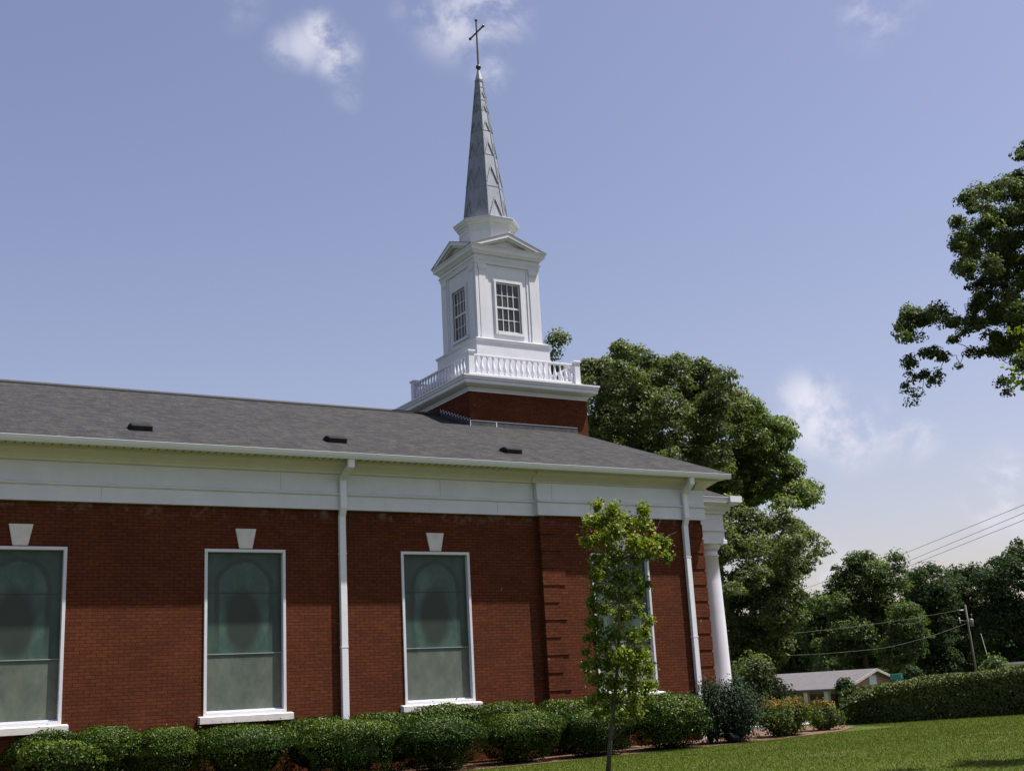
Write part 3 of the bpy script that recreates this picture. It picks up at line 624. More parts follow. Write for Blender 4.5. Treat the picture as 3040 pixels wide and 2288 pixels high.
# ---- portico
PY0, PX1 = 1.67, 22.76
m = MB(); m.rect(19.5, PX1, PY0, DEPTH-PY0, [(-.5, 3.96), (0, 3.96), (0, 4.17), (.03, 4.18), (.05, 4.20), (.05, 4.225), (0, 4.25), (0, 4.66), (.05, 4.68), (.07, 4.74), (.15, 4.80), (.17, 4.81), (.17, 4.88), (.20, 4.89), (.30, 4.93), (.31, 4.95), (.38, 4.955), (.38, 5.075), (.41, 5.09), (.41, 5.105), (-.3, 5.12)]); m.build('portico_entablature', WHITE, ch)
m = MB(); m.box(PX1-.06, PX1+.36, PY0-.47, DEPTH-PY0+.47, 4.957, 5.13); m.box(PX1-.06, PX1+.29, PY0-.40, DEPTH-PY0+.40, 4.90, 4.9565); m.build('portico_cornice', WHITE, ch)
yE = PY0-.35; zE = 5.125; kk = .38
m = MB()
for sg in (1, -1):
    Y = lambda y: y if sg == 1 else DEPTH-y
    pr = [(20.40, yE, zE), (22.72, yE, zE), (22.60, CYW, zE+kk*(CYW-yE)), (20.40, CYW, zE+kk*(CYW-yE))]
    m.add([(a, Y(b), c) for a, b, c in pr]+[(a, Y(b), c-.04) for a, b, c in pr], [(0, 1, 2, 3), (7, 6, 5, 4), (0, 4, 5, 1), (1, 5, 6, 2), (3, 7, 4, 0)])
m.build('portico_roof', SHING, ch)
m = MB(); m.add([(22.58, yE+.1, zE-.02), (22.58, DEPTH-yE-.1, zE-.02), (22.5, CYW, zE+kk*(CYW-yE)-.05)], [(0, 1, 2)]); m.build('portico_pediment', WHITE, ch)
col0 = MB(); col0.lathe(0, 0, [(.46, -1.12), (.46, -1.04), (.40, -1.03), (.42, -.98), (.38, -.93), (.37, -.90), (.365, .4), (.35, 1.6), (.328, 2.8), (.305, 3.50), (.335, 3.51), (.335, 3.55), (.305, 3.56), (.305, 3.68), (.33, 3.69), (.37, 3.74), (.405, 3.80), (.41, 3.838)], 40)
cb = MB(); cb.box(-.43, .43, -.43, .43, 3.838, 3.958)
cc = None
for y in (2.08, 5.6, 2*CYW-5.6, 2*CYW-2.08):
    if cc is None:
        cc = col0.build('column', WHITE, ch, (22.40, y, 0)); cc.data.polygons.foreach_set('use_smooth', [len(p.vertices) == 4 and abs(p.normal.z) < .9 for p in cc.data.polygons])
        ab = cb.build('abacus', WHITE, cc, (22.40, y, 0), bevel=.01)
    else: dup_part(cc, ch, (22.40, y, 0))
m = MB(); m.box(20.46, 23.1, PY0-.5, DEPTH-PY0+.5, -2.0, -1.12); m.build('portico_floor', CONC, ch)
# ------------------------------------------------------------------ plants
def shrub(name, c, rx, ry, h, n, mat, label, cat, size=.055, group=None, seed=0, under=.62, box=2.6, stems=True, topv=0.0, rough=.09, ZC=.64, ljit=.5):
    """clipped bush: leaves over an uneven rounded body that tucks in towards the ground"""
    base = (float(c[0]), float(c[1]), float(hgt(c[0], c[1])))
    r = thing(name, label, cat, base, group)
    w1 = Wob(2.6, 8, seed+11); w2 = Wob(8, 10, seed+12)
    def surf(n_, shrink=1.0):
        d = unit(rng.normal(0, 1, (n_, 3))); d[:, 2] = np.abs(d[:, 2])*np.where(rng.random(n_) < .75, 1, -.9)
        p = np.abs(d)**(2/box)*np.sign(d); p = d/((np.abs(d)**box).sum(1, keepdims=True)**(1/box))
        z = p[:, 2]; tuck = np.where(z < 0, 1-(1-under)*(-z)**.75, 1)
        k = shrink*(1+rough*1.3*w1(p*1.0+seed)+rough*.8*w2(p*1.0))
        P = np.stack([p[:, 0]*rx*tuck*k, p[:, 1]*ry*tuck*k, h*ZC+z*h*np.where(z > 0, 1-ZC, ZC)*k], 1); P[:, 2] = np.maximum(P[:, 2], .03)
        return P+np.array(base), unit(d*np.array([1/rx, 1/ry, 1/h]))
    P, N = surf(n); depth = rng.random(n)**2.0*.16
    P = P-(P-np.array([base[0], base[1], base[2]+h*.45]))*depth[:, None]
    sh = (rng.random(n) < .010) & (P[:, 2] > base[2]+h*.6); P = P+N*(sh*rng.uniform(.02, .08, n))[:, None]+np.array([0, 0, 1])*(sh*rng.uniform(0, .08, n))[:, None]
    hue = .10*math.sin(seed*2.3)
    V = leaves(P, N, size, .55, ljit); vals = np.clip(hue+rng.beta(2.2, 2.6, n)+topv*((P[:, 2]-base[2])/h-.55)*1.6+.10*w1(P), 0, 1)  # leaf colour runs paler upward, painting in sunlit tops and shaded lower fronts
    quads('foliage', V, vals, mat, r, base)
    if stems:
        m = MB()
        for i in range(6):
            a = i*1.05+seed; m.tube([(math.cos(a)*.06, math.sin(a)*.06, -.02), (math.cos(a)*rx*.25, math.sin(a)*ry*.25, h*.3), (math.cos(a)*rx*.5, math.sin(a)*ry*.5, h*.62)], [.022, .017, .008], 5)
        m.build('stem', BARK, r, base)
    # dense inner twig mass
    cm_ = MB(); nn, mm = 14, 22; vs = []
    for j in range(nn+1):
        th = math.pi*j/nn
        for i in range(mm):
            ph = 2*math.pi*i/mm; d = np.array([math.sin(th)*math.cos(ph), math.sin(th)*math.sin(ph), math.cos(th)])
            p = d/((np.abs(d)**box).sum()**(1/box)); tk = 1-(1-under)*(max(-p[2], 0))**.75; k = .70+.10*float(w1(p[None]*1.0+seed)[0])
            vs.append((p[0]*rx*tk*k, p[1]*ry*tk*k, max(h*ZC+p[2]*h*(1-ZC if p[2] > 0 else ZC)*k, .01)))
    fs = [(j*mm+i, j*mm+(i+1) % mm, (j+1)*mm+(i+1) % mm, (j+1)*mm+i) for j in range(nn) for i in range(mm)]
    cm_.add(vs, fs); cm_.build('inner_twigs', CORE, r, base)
    return r
GR = 'clipped shrubs along the brick wall'
def frontshrub(u0, u1, vtop, vbase, d_back, label, seed, name='boxwood_shrub', n=9000, **k):
    g = G((u0+u1)/2, vbase); dep = (g-CAM)@Fv
    rx = (u1-u0)/2/pxm(dep)*1.02; ry = min(.85, rx*.85)
    c = g+np.array([.0, ry*.62, 0]); c2 = np.array([c[0]+.05, c[1]])
    top = CAM+ray((u0+u1)/2, vtop)*dep*1.03
    h = top[2]-float(hgt(c2[0], c2[1]))
    return shrub(name, c2, rx*1.03, ry, h*1.02, n, k.pop('mat', L_SHRUB), label, 'shrub', group=k.pop('group', GR), seed=seed, **k)
FS = [(-240, 30, 2170, 2400, 'clipped shrub cut off by the left edge of the photo below the first window'),
      (0, 236, 2165, 2385, 'broad clipped shrub under the leftmost window sill'),
      (214, 420, 2160, 2372, 'clipped shrub between the two leftmost windows, second from the left edge'),
      (400, 596, 2166, 2360, 'clipped shrub just left of the second window sill'),
      (588, 902, 2155, 2340, 'wide flat-topped clipped shrub below the second window'),
      (898, 1205, 2138, 2318, 'wide clipped shrub at the foot of the middle white downspout'),
      (1190, 1462, 2132, 2292, 'clipped shrub under the third window sill'),
      (1452, 1695, 2116, 2266, 'round clipped shrub in front of the quoined brick corner step'),
      (1686, 1895, 2112, 2246, 'round clipped shrub directly behind the young tree trunk')]
for i, (a, b, t_, bs, lab) in enumerate(FS):
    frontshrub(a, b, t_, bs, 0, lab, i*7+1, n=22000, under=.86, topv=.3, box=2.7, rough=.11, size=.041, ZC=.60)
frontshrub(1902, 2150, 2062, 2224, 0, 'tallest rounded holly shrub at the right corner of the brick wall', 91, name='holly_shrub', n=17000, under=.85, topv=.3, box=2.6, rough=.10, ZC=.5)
# second row against the wall
BK = [(0.6, .62), (2.3, .66), (4.6, .70), (6.3, .72), (7.9, .74), (9.5, .78), (11.1, .80), (12.5, .86), (14.0, .84), (15.6, .80), (17.1, .88)]
BL = ['rear shrub against the wall under the leftmost window', 'rear shrub against the wall at the right side of the leftmost window', 'rear shrub against the wall right of the leftmost window sill',
      'rear shrub against the bare brick between the first two windows', 'rear shrub against the wall under the second window sill', 'rear shrub against the wall just left of the middle downspout',
      'rear shrub against the wall just right of the middle downspout', 'rear shrub against the wall under the third window sill', 'rear shrub between the third window and the brick corner step',
      'rear shrub at the foot of the brick corner step', 'rear shrub against the wall behind the young tree']
for i, ((x, hh), lab) in enumerate(zip(BK, BL)):
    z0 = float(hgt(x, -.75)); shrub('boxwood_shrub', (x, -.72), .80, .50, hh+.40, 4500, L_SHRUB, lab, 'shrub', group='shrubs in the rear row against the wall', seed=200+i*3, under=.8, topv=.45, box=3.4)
# juniper, nandina, dark bush behind
def spiky(name, c, rx, ry, h, mat, label, cat, n, size, seed, tips=26, topc=None, up=1.2, asp=.22):
    """loose bush of upswept plumes"""
    base = np.array([c[0], c[1], float(hgt(c[0], c[1]))]); r = thing(name, label, cat, tuple(base))
    rs = np.random.default_rng(seed); Ps = []; Ns = []; vs = []; st = MB()
    for i in range(tips):
        a = rs.uniform(0, 6.28); q_ = rs.random()**.6; e = np.array([math.cos(a)*rx*q_, math.sin(a)*ry*q_, h*(.35+.65*(1-q_**2.2)**.5)*rs.uniform(.82, 1.05)])
        b0 = np.array([e[0]*.25, e[1]*.25, h*.08]); m_ = n//tips; t = rs.random(m_)**.7
        p = b0+(e-b0)*t[:, None]+rs.normal(0, 1, (m_, 3))*(.10+.11*np.sin(t*math.pi))[:, None]*np.array([1, 1, .8])*h*.62
        p[:, 2] = np.clip(p[:, 2], .02, None); Ps.append(p+base); Ns.append(unit(p*np.array([1, 1, .4])))
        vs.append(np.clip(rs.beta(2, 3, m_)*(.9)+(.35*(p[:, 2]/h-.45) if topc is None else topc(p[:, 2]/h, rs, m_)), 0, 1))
        st.tube([tuple(b0*.3), tuple(b0+(e-b0)*.5), tuple(e*.9)], [.02, .014, .006], 4)
    P = np.concatenate(Ps); N = np.concatenate(Ns)
    k = len(P); N = unit(N+rng.normal(0, .7, (k, 3))); T = rng.normal(0, .6, (k, 3)); T[:, 2] += up; T = unit(T-N*(T*N).sum(1, keepdims=True)); B = np.cross(N, T)
    s = (size*rng.uniform(.6, 1.3, k))[:, None]
    V = np.stack([P-T*s*.5, P+B*s*asp, P+T*s*.5, P-B*s*asp], 1).reshape(-1, 3)
    quads('foliage', V, np.concatenate(vs), mat, r, tuple(base)); st.build('stem', BARK, r, tuple(base)); return r
g = G(2235, 2204); spiky('juniper', (g[0]+.12, g[1]+.65), .74, .7, 1.42, L_JUN, 'dark blue-green juniper with pointed tips in front of the white column', 'juniper', 14000, .065, 5, 46, up=1.8)
g = G(2180, 2210); spiky('juniper', (g[0]+.12, g[1]+.95), .30, .3, 1.62, L_JUN, 'narrow pointed juniper rising between the holly and the white column foot', 'juniper', 5000, .065, 15, 14, up=2.2)
def nanc(z, rs, m): return np.where(z > .78, rs.uniform(.15, .62, m), rs.uniform(-.15, .15, m))
g = G(2375, 2186); spiky('nandina_shrub', (g[0]+.1, g[1]+.6), .95, .75, .90, L_NAN, 'loose feathery green shrub tipped with orange, between the juniper and the hedge', 'shrub', 9000, .075, 6, 46, nanc, .5, .26)
g = G(2470, 2170); spiky('nandina_shrub', (g[0]+.3, g[1]+.55), .55, .5, .74, L_NAN, 'small orange-tipped shrub touching the left end of the long hedge', 'shrub', 4200, .075, 16, 24, nanc, .5, .26)
def tree(name, base, blobs, label, cat, mat, leaf, nclump, nleaf, rclump, trunk_r, seed, bark=BARK, group=None, forks=None, droop=.4, flat=.42, asp=.6, vtop=.2, shell=.6):
    """trunk with limbs reaching clumps of leaves spread through the lobes of the crown"""
    rs = np.random.default_rng(seed); base = np.array(base, float); r = thing(name, label, cat, tuple(base), group)
    C = np.array([b[:3] for b in blobs]); Rr = np.array([b[3:6] for b in blobs]); vol = (Rr[:, 0]*Rr[:, 2]); w_ = np.minimum(vol, np.sort(vol)[len(vol)//2]*4); w_ = w_/w_.sum()
    cidx = rs.choice(len(blobs), nclump, p=w_); d = unit(rs.normal(0, 1, (nclump, 3))); rad = rs.random(nclump)**(1/3)*(1-shell)+shell*rs.random(nclump)**.2
    cc_ = C[cidx]+d*rad[:, None]*Rr[cidx]
    m_ = nleaf//nclump; sz = rclump*rs.uniform(.6, 1.35, nclump)
    off = rs.normal(0, 1, (nclump, m_, 3)); off = off/np.maximum(1, np.linalg.norm(off, axis=2, keepdims=True)/1.6)
    off[:, :, 2] *= flat; off[:, :, 2] -= .26*(off[:, :, 0]**2+off[:, :, 1]**2)
    P = (cc_[:, None]+off*sz[:, None, None]).reshape(-1, 3); N = unit((off*np.array([.6, .6, 1])+np.array([0, 0, .9])).reshape(-1, 3))
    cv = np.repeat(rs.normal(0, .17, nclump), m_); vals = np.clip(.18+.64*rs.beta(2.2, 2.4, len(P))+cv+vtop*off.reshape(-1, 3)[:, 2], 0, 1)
    V = leaves(P, N, leaf, asp, .42, droop); quads('crown', V, vals, mat, r, tuple(base))
    t = MB(); top = C.mean(0); hubs = []
    ctr = np.array([base[0]+(top[0]-base[0])*.15, base[1]+(top[1]-base[1])*.15, base[2]+(C[:, 2].min()-base[2])*.85])
    crown_top = np.array([top[0], top[1], C[:, 2].max()])
    tp = [base-np.array([0, 0, .3]), base+(ctr-base)*.5+rs.normal(0, .15, 3)*[1, 1, 0], ctr, ctr+(crown_top-ctr)*.35+rs.normal(0, .3, 3)*[1, 1, 0], ctr+(crown_top-ctr)*.62]
    t.tube(tp, [trunk_r*1.25, trunk_r, trunk_r*.85, trunk_r*.5, trunk_r*.12], 9)
    axis = [ctr+(crown_top-ctr)*f for f in (0, .12, .25, .37, .5, .6)]
    dist = [min(np.linalg.norm(c-q_) for q_ in axis) for c in C]; order = np.argsort(dist); nodes = [(q_, trunk_r*(.55-.45*k/5)) for k, q_ in enumerate(axis)]
    for i in order:
        e = C[i]; sc_ = [np.linalg.norm(e-nq[0])-1.2*nq[1]*3 for nq in nodes]; p0, r0 = nodes[int(np.argmin(sc_))]; L_ = np.linalg.norm(e-p0)
        r1 = max(r0*.62, trunk_r*.05); w1_ = rs.normal(0, .07, 3)*L_; w2_ = rs.normal(0, .07, 3)*L_
        m1 = p0+(e-p0)*.33+w1_+np.array([0, 0, .04*L_]); m2 = p0+(e-p0)*.68+w2_+np.array([0, 0, .05*L_])
        t.tube([p0, m1, m2, e], [min(r0*.8, trunk_r*.34), r1, r1*.85, r1*.6], 6); nodes.append((e, r1*.7))
        for j in np.where(cidx == i)[0][:18]:
            a = e+(m2-e)*rs.random(); b = cc_[j]; Lb = np.linalg.norm(b-a)
            t.tube([a, a+(b-a)*.4+rs.normal(0, .09, 3)*Lb, a+(b-a)*.75+rs.normal(0, .07, 3)*Lb, b], [r1*.34, r1*.24, r1*.15, .006], 4)
    t.v = [tuple(np.array(p)-base) for p in t.v]; t.build('trunk', bark, r, tuple(base), smooth=True); return r
def PB(lst, dep, thick=.8):
    """lobes given by where they stand in view, turned into real positions and sizes at that distance"""
    out = []
    for b in lst:
        u, v, ru, rv_ = b[:4]; dd = dep+(b[4] if len(b) > 4 else 0); p = at(u, v, dd); s = 1/pxm(dd)
        out.append((p[0], p[1], p[2], ru*s*.95, ru*s*thick, rv_*s))
    return out
def polyblobs(poly, n, r0, r1, dep, spread, seed, soft=6):
    """lobes scattered through an outline, at their own distances, smaller towards its edge"""
    rs = np.random.default_rng(seed); P = np.array(poly, float); A = P; B = np.roll(P, -1, 0); out = []; k = 0
    while len(out) < n and k < 20000:
        k += 1; u, v = rs.uniform(P[:, 0].min(), P[:, 0].max()), rs.uniform(P[:, 1].min(), P[:, 1].max())
        c = (A[:, 1] > v) != (B[:, 1] > v)
        if not (np.sum(c & (u < (B[:, 0]-A[:, 0])*(v-A[:, 1])/np.where(B[:, 1] == A[:, 1], 1, B[:, 1]-A[:, 1])+A[:, 0])) % 2): continue
        AB = B-A; t = np.clip(((u-A[:, 0])*AB[:, 0]+(v-A[:, 1])*AB[:, 1])/(AB**2).sum(1), 0, 1); d = np.hypot(A[:, 0]+AB[:, 0]*t-u, A[:, 1]+AB[:, 1]*t-v).min()
        rad = min(rs.uniform(r0, r1), d+soft)
        if rad < r0*.55: continue
        if any(math.hypot(u-o[0], v-o[1]) < .55*max(rad, o[2]) for o in out): continue
        out.append((u, v, rad*rs.uniform(.85, 1.2), rad*rs.uniform(.6, .95), rs.normal(0, spread)))
    return PB(out, dep)
# great trees behind the church
b1 = polyblobs([(1725, 1070), (1815, 1072), (1824, 1027), (1905, 1005), (1945, 1050), (1995, 1062), (2054, 1052), (2099, 1090), (2171, 1112), (2205, 1162), (2185, 1300), (2130, 1490), (1900, 1510), (1740, 1400), (1700, 1200)], 110, 18, 60, 54, 2.2, 41, 16)+PB([(1640, 1040, 22, 26), (1652, 1000, 14, 16), (1628, 1075, 18, 26), (1650, 1090, 18, 20)], 54)
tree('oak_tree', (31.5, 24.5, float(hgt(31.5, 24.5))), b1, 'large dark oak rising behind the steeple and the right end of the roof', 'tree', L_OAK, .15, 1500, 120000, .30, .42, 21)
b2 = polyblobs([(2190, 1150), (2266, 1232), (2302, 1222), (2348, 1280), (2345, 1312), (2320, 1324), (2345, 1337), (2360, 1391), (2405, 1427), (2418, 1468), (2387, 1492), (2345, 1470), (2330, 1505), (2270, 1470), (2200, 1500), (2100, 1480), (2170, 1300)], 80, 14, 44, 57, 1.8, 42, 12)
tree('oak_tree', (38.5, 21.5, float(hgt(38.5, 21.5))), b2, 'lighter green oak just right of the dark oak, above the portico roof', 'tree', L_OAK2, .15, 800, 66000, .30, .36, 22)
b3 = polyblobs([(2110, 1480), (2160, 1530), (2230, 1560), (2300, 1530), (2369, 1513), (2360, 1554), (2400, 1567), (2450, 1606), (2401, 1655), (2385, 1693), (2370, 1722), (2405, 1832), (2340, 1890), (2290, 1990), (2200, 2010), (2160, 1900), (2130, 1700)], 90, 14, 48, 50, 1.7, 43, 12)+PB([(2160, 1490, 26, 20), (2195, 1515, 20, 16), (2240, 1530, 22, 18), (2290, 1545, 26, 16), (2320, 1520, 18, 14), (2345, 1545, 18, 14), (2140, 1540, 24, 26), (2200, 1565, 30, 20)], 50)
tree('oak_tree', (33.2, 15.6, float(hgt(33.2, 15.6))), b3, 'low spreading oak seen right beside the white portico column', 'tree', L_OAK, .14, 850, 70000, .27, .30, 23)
b4 = polyblobs([(2190, 1960), (2240, 1950), (2290, 1975), (2310, 2030), (2345, 2075), (2320, 2100), (2200, 2100)], 16, 18, 34, 41, .5, 44)
tree('viburnum_bush', (28.2, 11.2, float(hgt(28.2, 11.2))), b4, 'tall loose green bush behind the juniper, right of the column foot', 'bush', L_OAKD, .12, 110, 15000, .34, .07, 24)
# overhanging tree at the right edge
b5 = polyblobs([(3075, 395), (3020, 420), (3030, 500), (2980, 522), (2900, 548), (2838, 588), (2870, 618), (2830, 640), (2802, 705), (2830, 735), (2838, 800), (2872, 830), (2880, 870), (2858, 905), (2862, 960), (2930, 985), (2950, 1080), (2990, 1060), (3040, 1110), (3110, 1100), (3150, 700), (3120, 400)], 230, 9, 32, 44, 1.6, 45, 4)
b5 += polyblobs([(2658, 975), (2668, 925), (2720, 895), (2790, 888), (2845, 915), (2890, 950), (2900, 1000), (2860, 985), (2800, 955), (2745, 962), (2725, 1000), (2728, 1050), (2700, 1060), (2690, 1010)], 44, 8, 20, 44, .6, 46, 4)
b5 += PB([(2672, 1075, 14, 9), (2700, 1068, 16, 10), (2730, 1045, 14, 12), (2770, 1040, 14, 8), (2800, 1050, 18, 12), (2840, 1055, 14, 10), (2690, 1110, 14, 12), (2720, 1120, 16, 14), (2745, 1108, 14, 10), (2775, 1125, 16, 10), (2790, 1108, 12, 8), (2690, 1145, 12, 12), (2715, 1155, 16, 14), (2740, 1150, 12, 10), (2705, 1185, 12, 12), (2725, 1200, 8, 8), (2850, 1080, 10, 16), (2875, 1035, 18, 14), (2905, 1045, 16, 12), (2835, 1010, 18, 14), (2975, 1130, 14, 14), (2985, 1160, 12, 10)], 44)
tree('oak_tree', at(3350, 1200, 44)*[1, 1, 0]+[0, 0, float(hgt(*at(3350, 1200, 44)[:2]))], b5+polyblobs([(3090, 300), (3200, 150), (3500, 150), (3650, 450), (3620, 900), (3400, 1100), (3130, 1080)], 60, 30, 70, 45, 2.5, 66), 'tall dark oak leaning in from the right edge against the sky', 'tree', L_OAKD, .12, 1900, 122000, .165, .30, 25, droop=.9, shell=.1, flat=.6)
b6 = PB([(3030, 965, 14, 16), (3026, 1050, 14, 14), (3005, 1085, 22, 14), (3020, 1125, 18, 18), (3030, 1150, 12, 12), (3075, 1010, 22, 30), (3080, 1120, 22, 40)], 20)+polyblobs([(3180, 950), (3300, 800), (3500, 700), (3700, 850), (3800, 1200), (3600, 1400), (3350, 1350), (3180, 1150)], 26, 30, 60, 20.5, .5, 67)
tree('maple_tree', at(3520, 1800, 20)*[1, 1, 0]+[0, 0, float(hgt(*at(3520, 1800, 20)[:2]))], b6, 'yellow-green leaf sprays entering at the right edge in front of the dark oak', 'tree', L_MAPLE, .10, 330, 7500, .13, .06, 26, bark=BARKG)
# woodland across the road
def backtree(lst, dep, label, mat, leaf, nc, nl, rc, seed, name='woodland_tree', foot=None, extra=(), **k):
    bb = PB(lst, dep) if len(lst[0]) > 2 else polyblobs(lst, 60, 12, 44, dep, 1.5, seed, 12)+PB(extra, dep); u = foot or sum(b[0] for b in lst)/len(lst); p = at(u, 1990, dep)
    tree(name, (p[0], p[1], float(hgt(p[0], p[1]))), bb, label, 'tree', mat, leaf, nc, nl, rc, .28, seed, group='trees across the road', **k)
backtree([(2435, 2000), (2430, 1850), (2455, 1740), (2466, 1680), (2480, 1655), (2500, 1705), (2522, 1680), (2532, 1636), (2550, 1626), (2566, 1665), (2582, 1632), (2622, 1648), (2628, 1695), (2645, 1655), (2660, 1632), (2684, 1690), (2684, 1800), (2700, 1900), (2700, 2000)], 88,
         'light green many-topped tree standing out of the wood below the wires', L_MID, .21, 620, 52000, .42, 31, extra=[(2480, 1675, 11, 18), (2486, 1705, 16, 16), (2470, 1740, 16, 24), (2532, 1655, 11, 18), (2550, 1645, 10, 16), (2535, 1690, 20, 22), (2580, 1650, 10, 16), (2605, 1660, 14, 16), (2590, 1690, 24, 24), (2620, 1680, 14, 18), (2658, 1655, 9, 20), (2664, 1685, 14, 22), (2640, 1715, 20, 24), (2560, 1730, 30, 26), (2505, 1750, 26, 26), (2530, 1785, 32, 30), (2575, 1775, 32, 28), (2545, 1820, 34, 28), (2480, 1800, 28, 30), (2668, 1730, 14, 30)])
backtree([(2280, 1990), (2290, 1850), (2320, 1790), (2360, 1765), (2400, 1760), (2440, 1790), (2460, 1990)], 100, 'low dark tree left of the many-topped tree, above the left roof of the house', L_PINE, .26, 200, 20000, .62, 32)
backtree([(2440, 1800, 40, 40), (2430, 1870, 50, 60), (2460, 1950, 60, 50)], 92, 'mid green tree at the left foot of the many-topped tree', L_MID, .24, 130, 14000, .6, 33)
backtree([(2690, 1990), (2685, 1740), (2700, 1690), (2735, 1680), (2760, 1664), (2785, 1668), (2800, 1700), (2825, 1720), (2830, 1990)], 105, 'dark round-headed tree just right of the many-topped tree', L_PINE, .28, 240, 24000, .65, 34)
backtree([(2820, 1990), (2815, 1720), (2840, 1685), (2870, 1690), (2895, 1668), (2925, 1680), (2950, 1720), (2950, 1990)], 110, 'dark tree directly behind the utility pole', L_PINE, .28, 220, 22000, .68, 35)
backtree([(2920, 1990), (2925, 1720), (2945, 1650), (2975, 1630), (2990, 1600), (3035, 1592), (3080, 1610), (3130, 1700), (3150, 1990)], 98, 'tallest dark tree of the wood, cut by the right edge of the photo', L_PINE, .27, 320, 34000, .60, 36)
backtree([(2690, 1830, 44, 50), (2700, 1890, 50, 50), (2660, 1930, 50, 40)], 84, 'olive feathery tree at the right side of the many-topped tree, left of the pole', L_MID, .18, 190, 18000, .42, 37)
for i, (u, v, du, lab) in enumerate([(2380, 1900, 130, 'background tree closing the wood behind the left house roof'), (2580, 1900, 130, 'background tree closing the wood behind the house gable'), (2800, 1900, 130, 'background tree closing the wood left of the utility pole'),
                                     (2980, 1880, 130, 'background tree closing the wood right of the utility pole'), (3160, 1850, 140, 'background tree beyond the right edge of the wood'), (2200, 1930, 130, 'background tree closing the wood behind the low spreading oak')]):
    backtree([(u, v, du, 95), (u-60, v+50, 90, 60), (u+60, v+50, 90, 60)], 122, lab, L_PINE, .42, 90, 9000, 1.6, 50+i)
# small ones beyond the hedge
backtree([(2706, 2000, 26, 24), (2700, 2020, 30, 20)], 62, 'small dark rounded evergreen peeping over the hedge beside the green sign', L_PINE, .12, 40, 4000, .24, 61, name='evergreen_bush', foot=2706)
backtree([(2950, 1950, 10, 14), (2950, 1972, 22, 18), (2946, 1995, 34, 22)], 58, 'small bright green conical tree behind the hedge right of the pole', L_OAK2, .14, 50, 4200, .26, 62, name='small_tree', foot=2950)
backtree([(2508, 2015, 10, 16), (2512, 2045, 20, 26), (2512, 2080, 22, 26)], 55, 'small dark pointed conifer in front of the house gable', L_PINE, .12, 50, 5000, .22, 63, name='conifer', foot=2512)
# hedge
def hedge():
    a = G(2530, 2154); b = G(3040, 2122); d = (b-a)[:2]; L = np.linalg.norm(d); d = d/L; nrm = np.array([-d[1], d[0]]);
    if nrm[1] < 0: nrm = -nrm
    L2 = L+7; base = (float(a[0]), float(a[1]), float(hgt(a[0], a[1]))); r = thing('hedge', 'long clipped dark green hedge with bronze tips along the far edge of the lawn', 'hedge', base)
    n = 52000; wd = 2.1; Wn = Wob(1.1, 10, 77); Wn2 = Wob(5, 10, 78)
    s = rng.random(n)*L2; th = rng.random(n)
    per = np.where(th < .42, 0, np.where(th < .86, 1, 2)); c = np.zeros((n, 3)); N = np.zeros((n, 3))
    def H(s_): return .86+.34*np.clip(s_/4.5, 0, 1)+.035*np.sin(s_*.9+1)+.02*np.sin(s_*2.3)+.04*s_/L
    tt = rng.random(n); endf = np.clip(s/1.0, 0, 1)**.5
    for k in range(3):
        I = per == k
        if k == 0: y = .12+.0*tt[I]; z = tt[I]*H(s[I])*endf[I]; nn = np.tile([nrm[0]*-1, nrm[1]*-1, .1], (I.sum(), 1))
        elif k == 1: y = .1+tt[I]*(wd-.1); z = H(s[I])*(.45+.55*endf[I])*(1-.12*(2*tt[I]-1)**6); nn = np.tile([0, 0, 1.0], (I.sum(), 1))
        else: y = wd+0*tt[I]; z = tt[I]*H(s[I]); nn = np.tile([nrm[0], nrm[1], .1], (I.sum(), 1))
        y = y*endf[I]+wd/2*(1-endf[I])
        if k == 0: y = y+.22*(1-z/1.2)          # the foot stands back under the leafy top
        c[I, 0] = a[0]+d[0]*s[I]+nrm[0]*y; c[I, 1] = a[1]+d[1]*s[I]+nrm[1]*y; c[I, 2] = z; N[I] = nn
    c[:, 2] += hgt(c[:, 0], c[:, 1]); wv = .10*Wn(c)+.05*Wn2(c); c = c+N*wv[:, None]-N*(rng.random(n)**2*.12)[:, None]
    keep = (c[:, 2]-hgt(c[:, 0], c[:, 1])) > .02; c = c[keep]; N = N[keep]
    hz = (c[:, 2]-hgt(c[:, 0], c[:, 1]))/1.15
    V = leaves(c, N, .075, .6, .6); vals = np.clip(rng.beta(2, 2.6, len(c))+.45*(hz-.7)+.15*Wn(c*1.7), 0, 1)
    quads('foliage', V, vals, L_HEDGE, r, base)
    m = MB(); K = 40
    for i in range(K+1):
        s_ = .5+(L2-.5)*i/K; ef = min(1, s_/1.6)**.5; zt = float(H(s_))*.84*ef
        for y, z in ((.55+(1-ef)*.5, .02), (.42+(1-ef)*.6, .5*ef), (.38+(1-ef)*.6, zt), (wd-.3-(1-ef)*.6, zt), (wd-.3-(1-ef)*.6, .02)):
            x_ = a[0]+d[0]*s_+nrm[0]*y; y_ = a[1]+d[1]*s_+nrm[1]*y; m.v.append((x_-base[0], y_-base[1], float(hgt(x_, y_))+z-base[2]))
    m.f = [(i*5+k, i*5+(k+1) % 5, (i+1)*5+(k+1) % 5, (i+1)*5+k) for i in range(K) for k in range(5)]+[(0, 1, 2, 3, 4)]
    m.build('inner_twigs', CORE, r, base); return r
hedge()
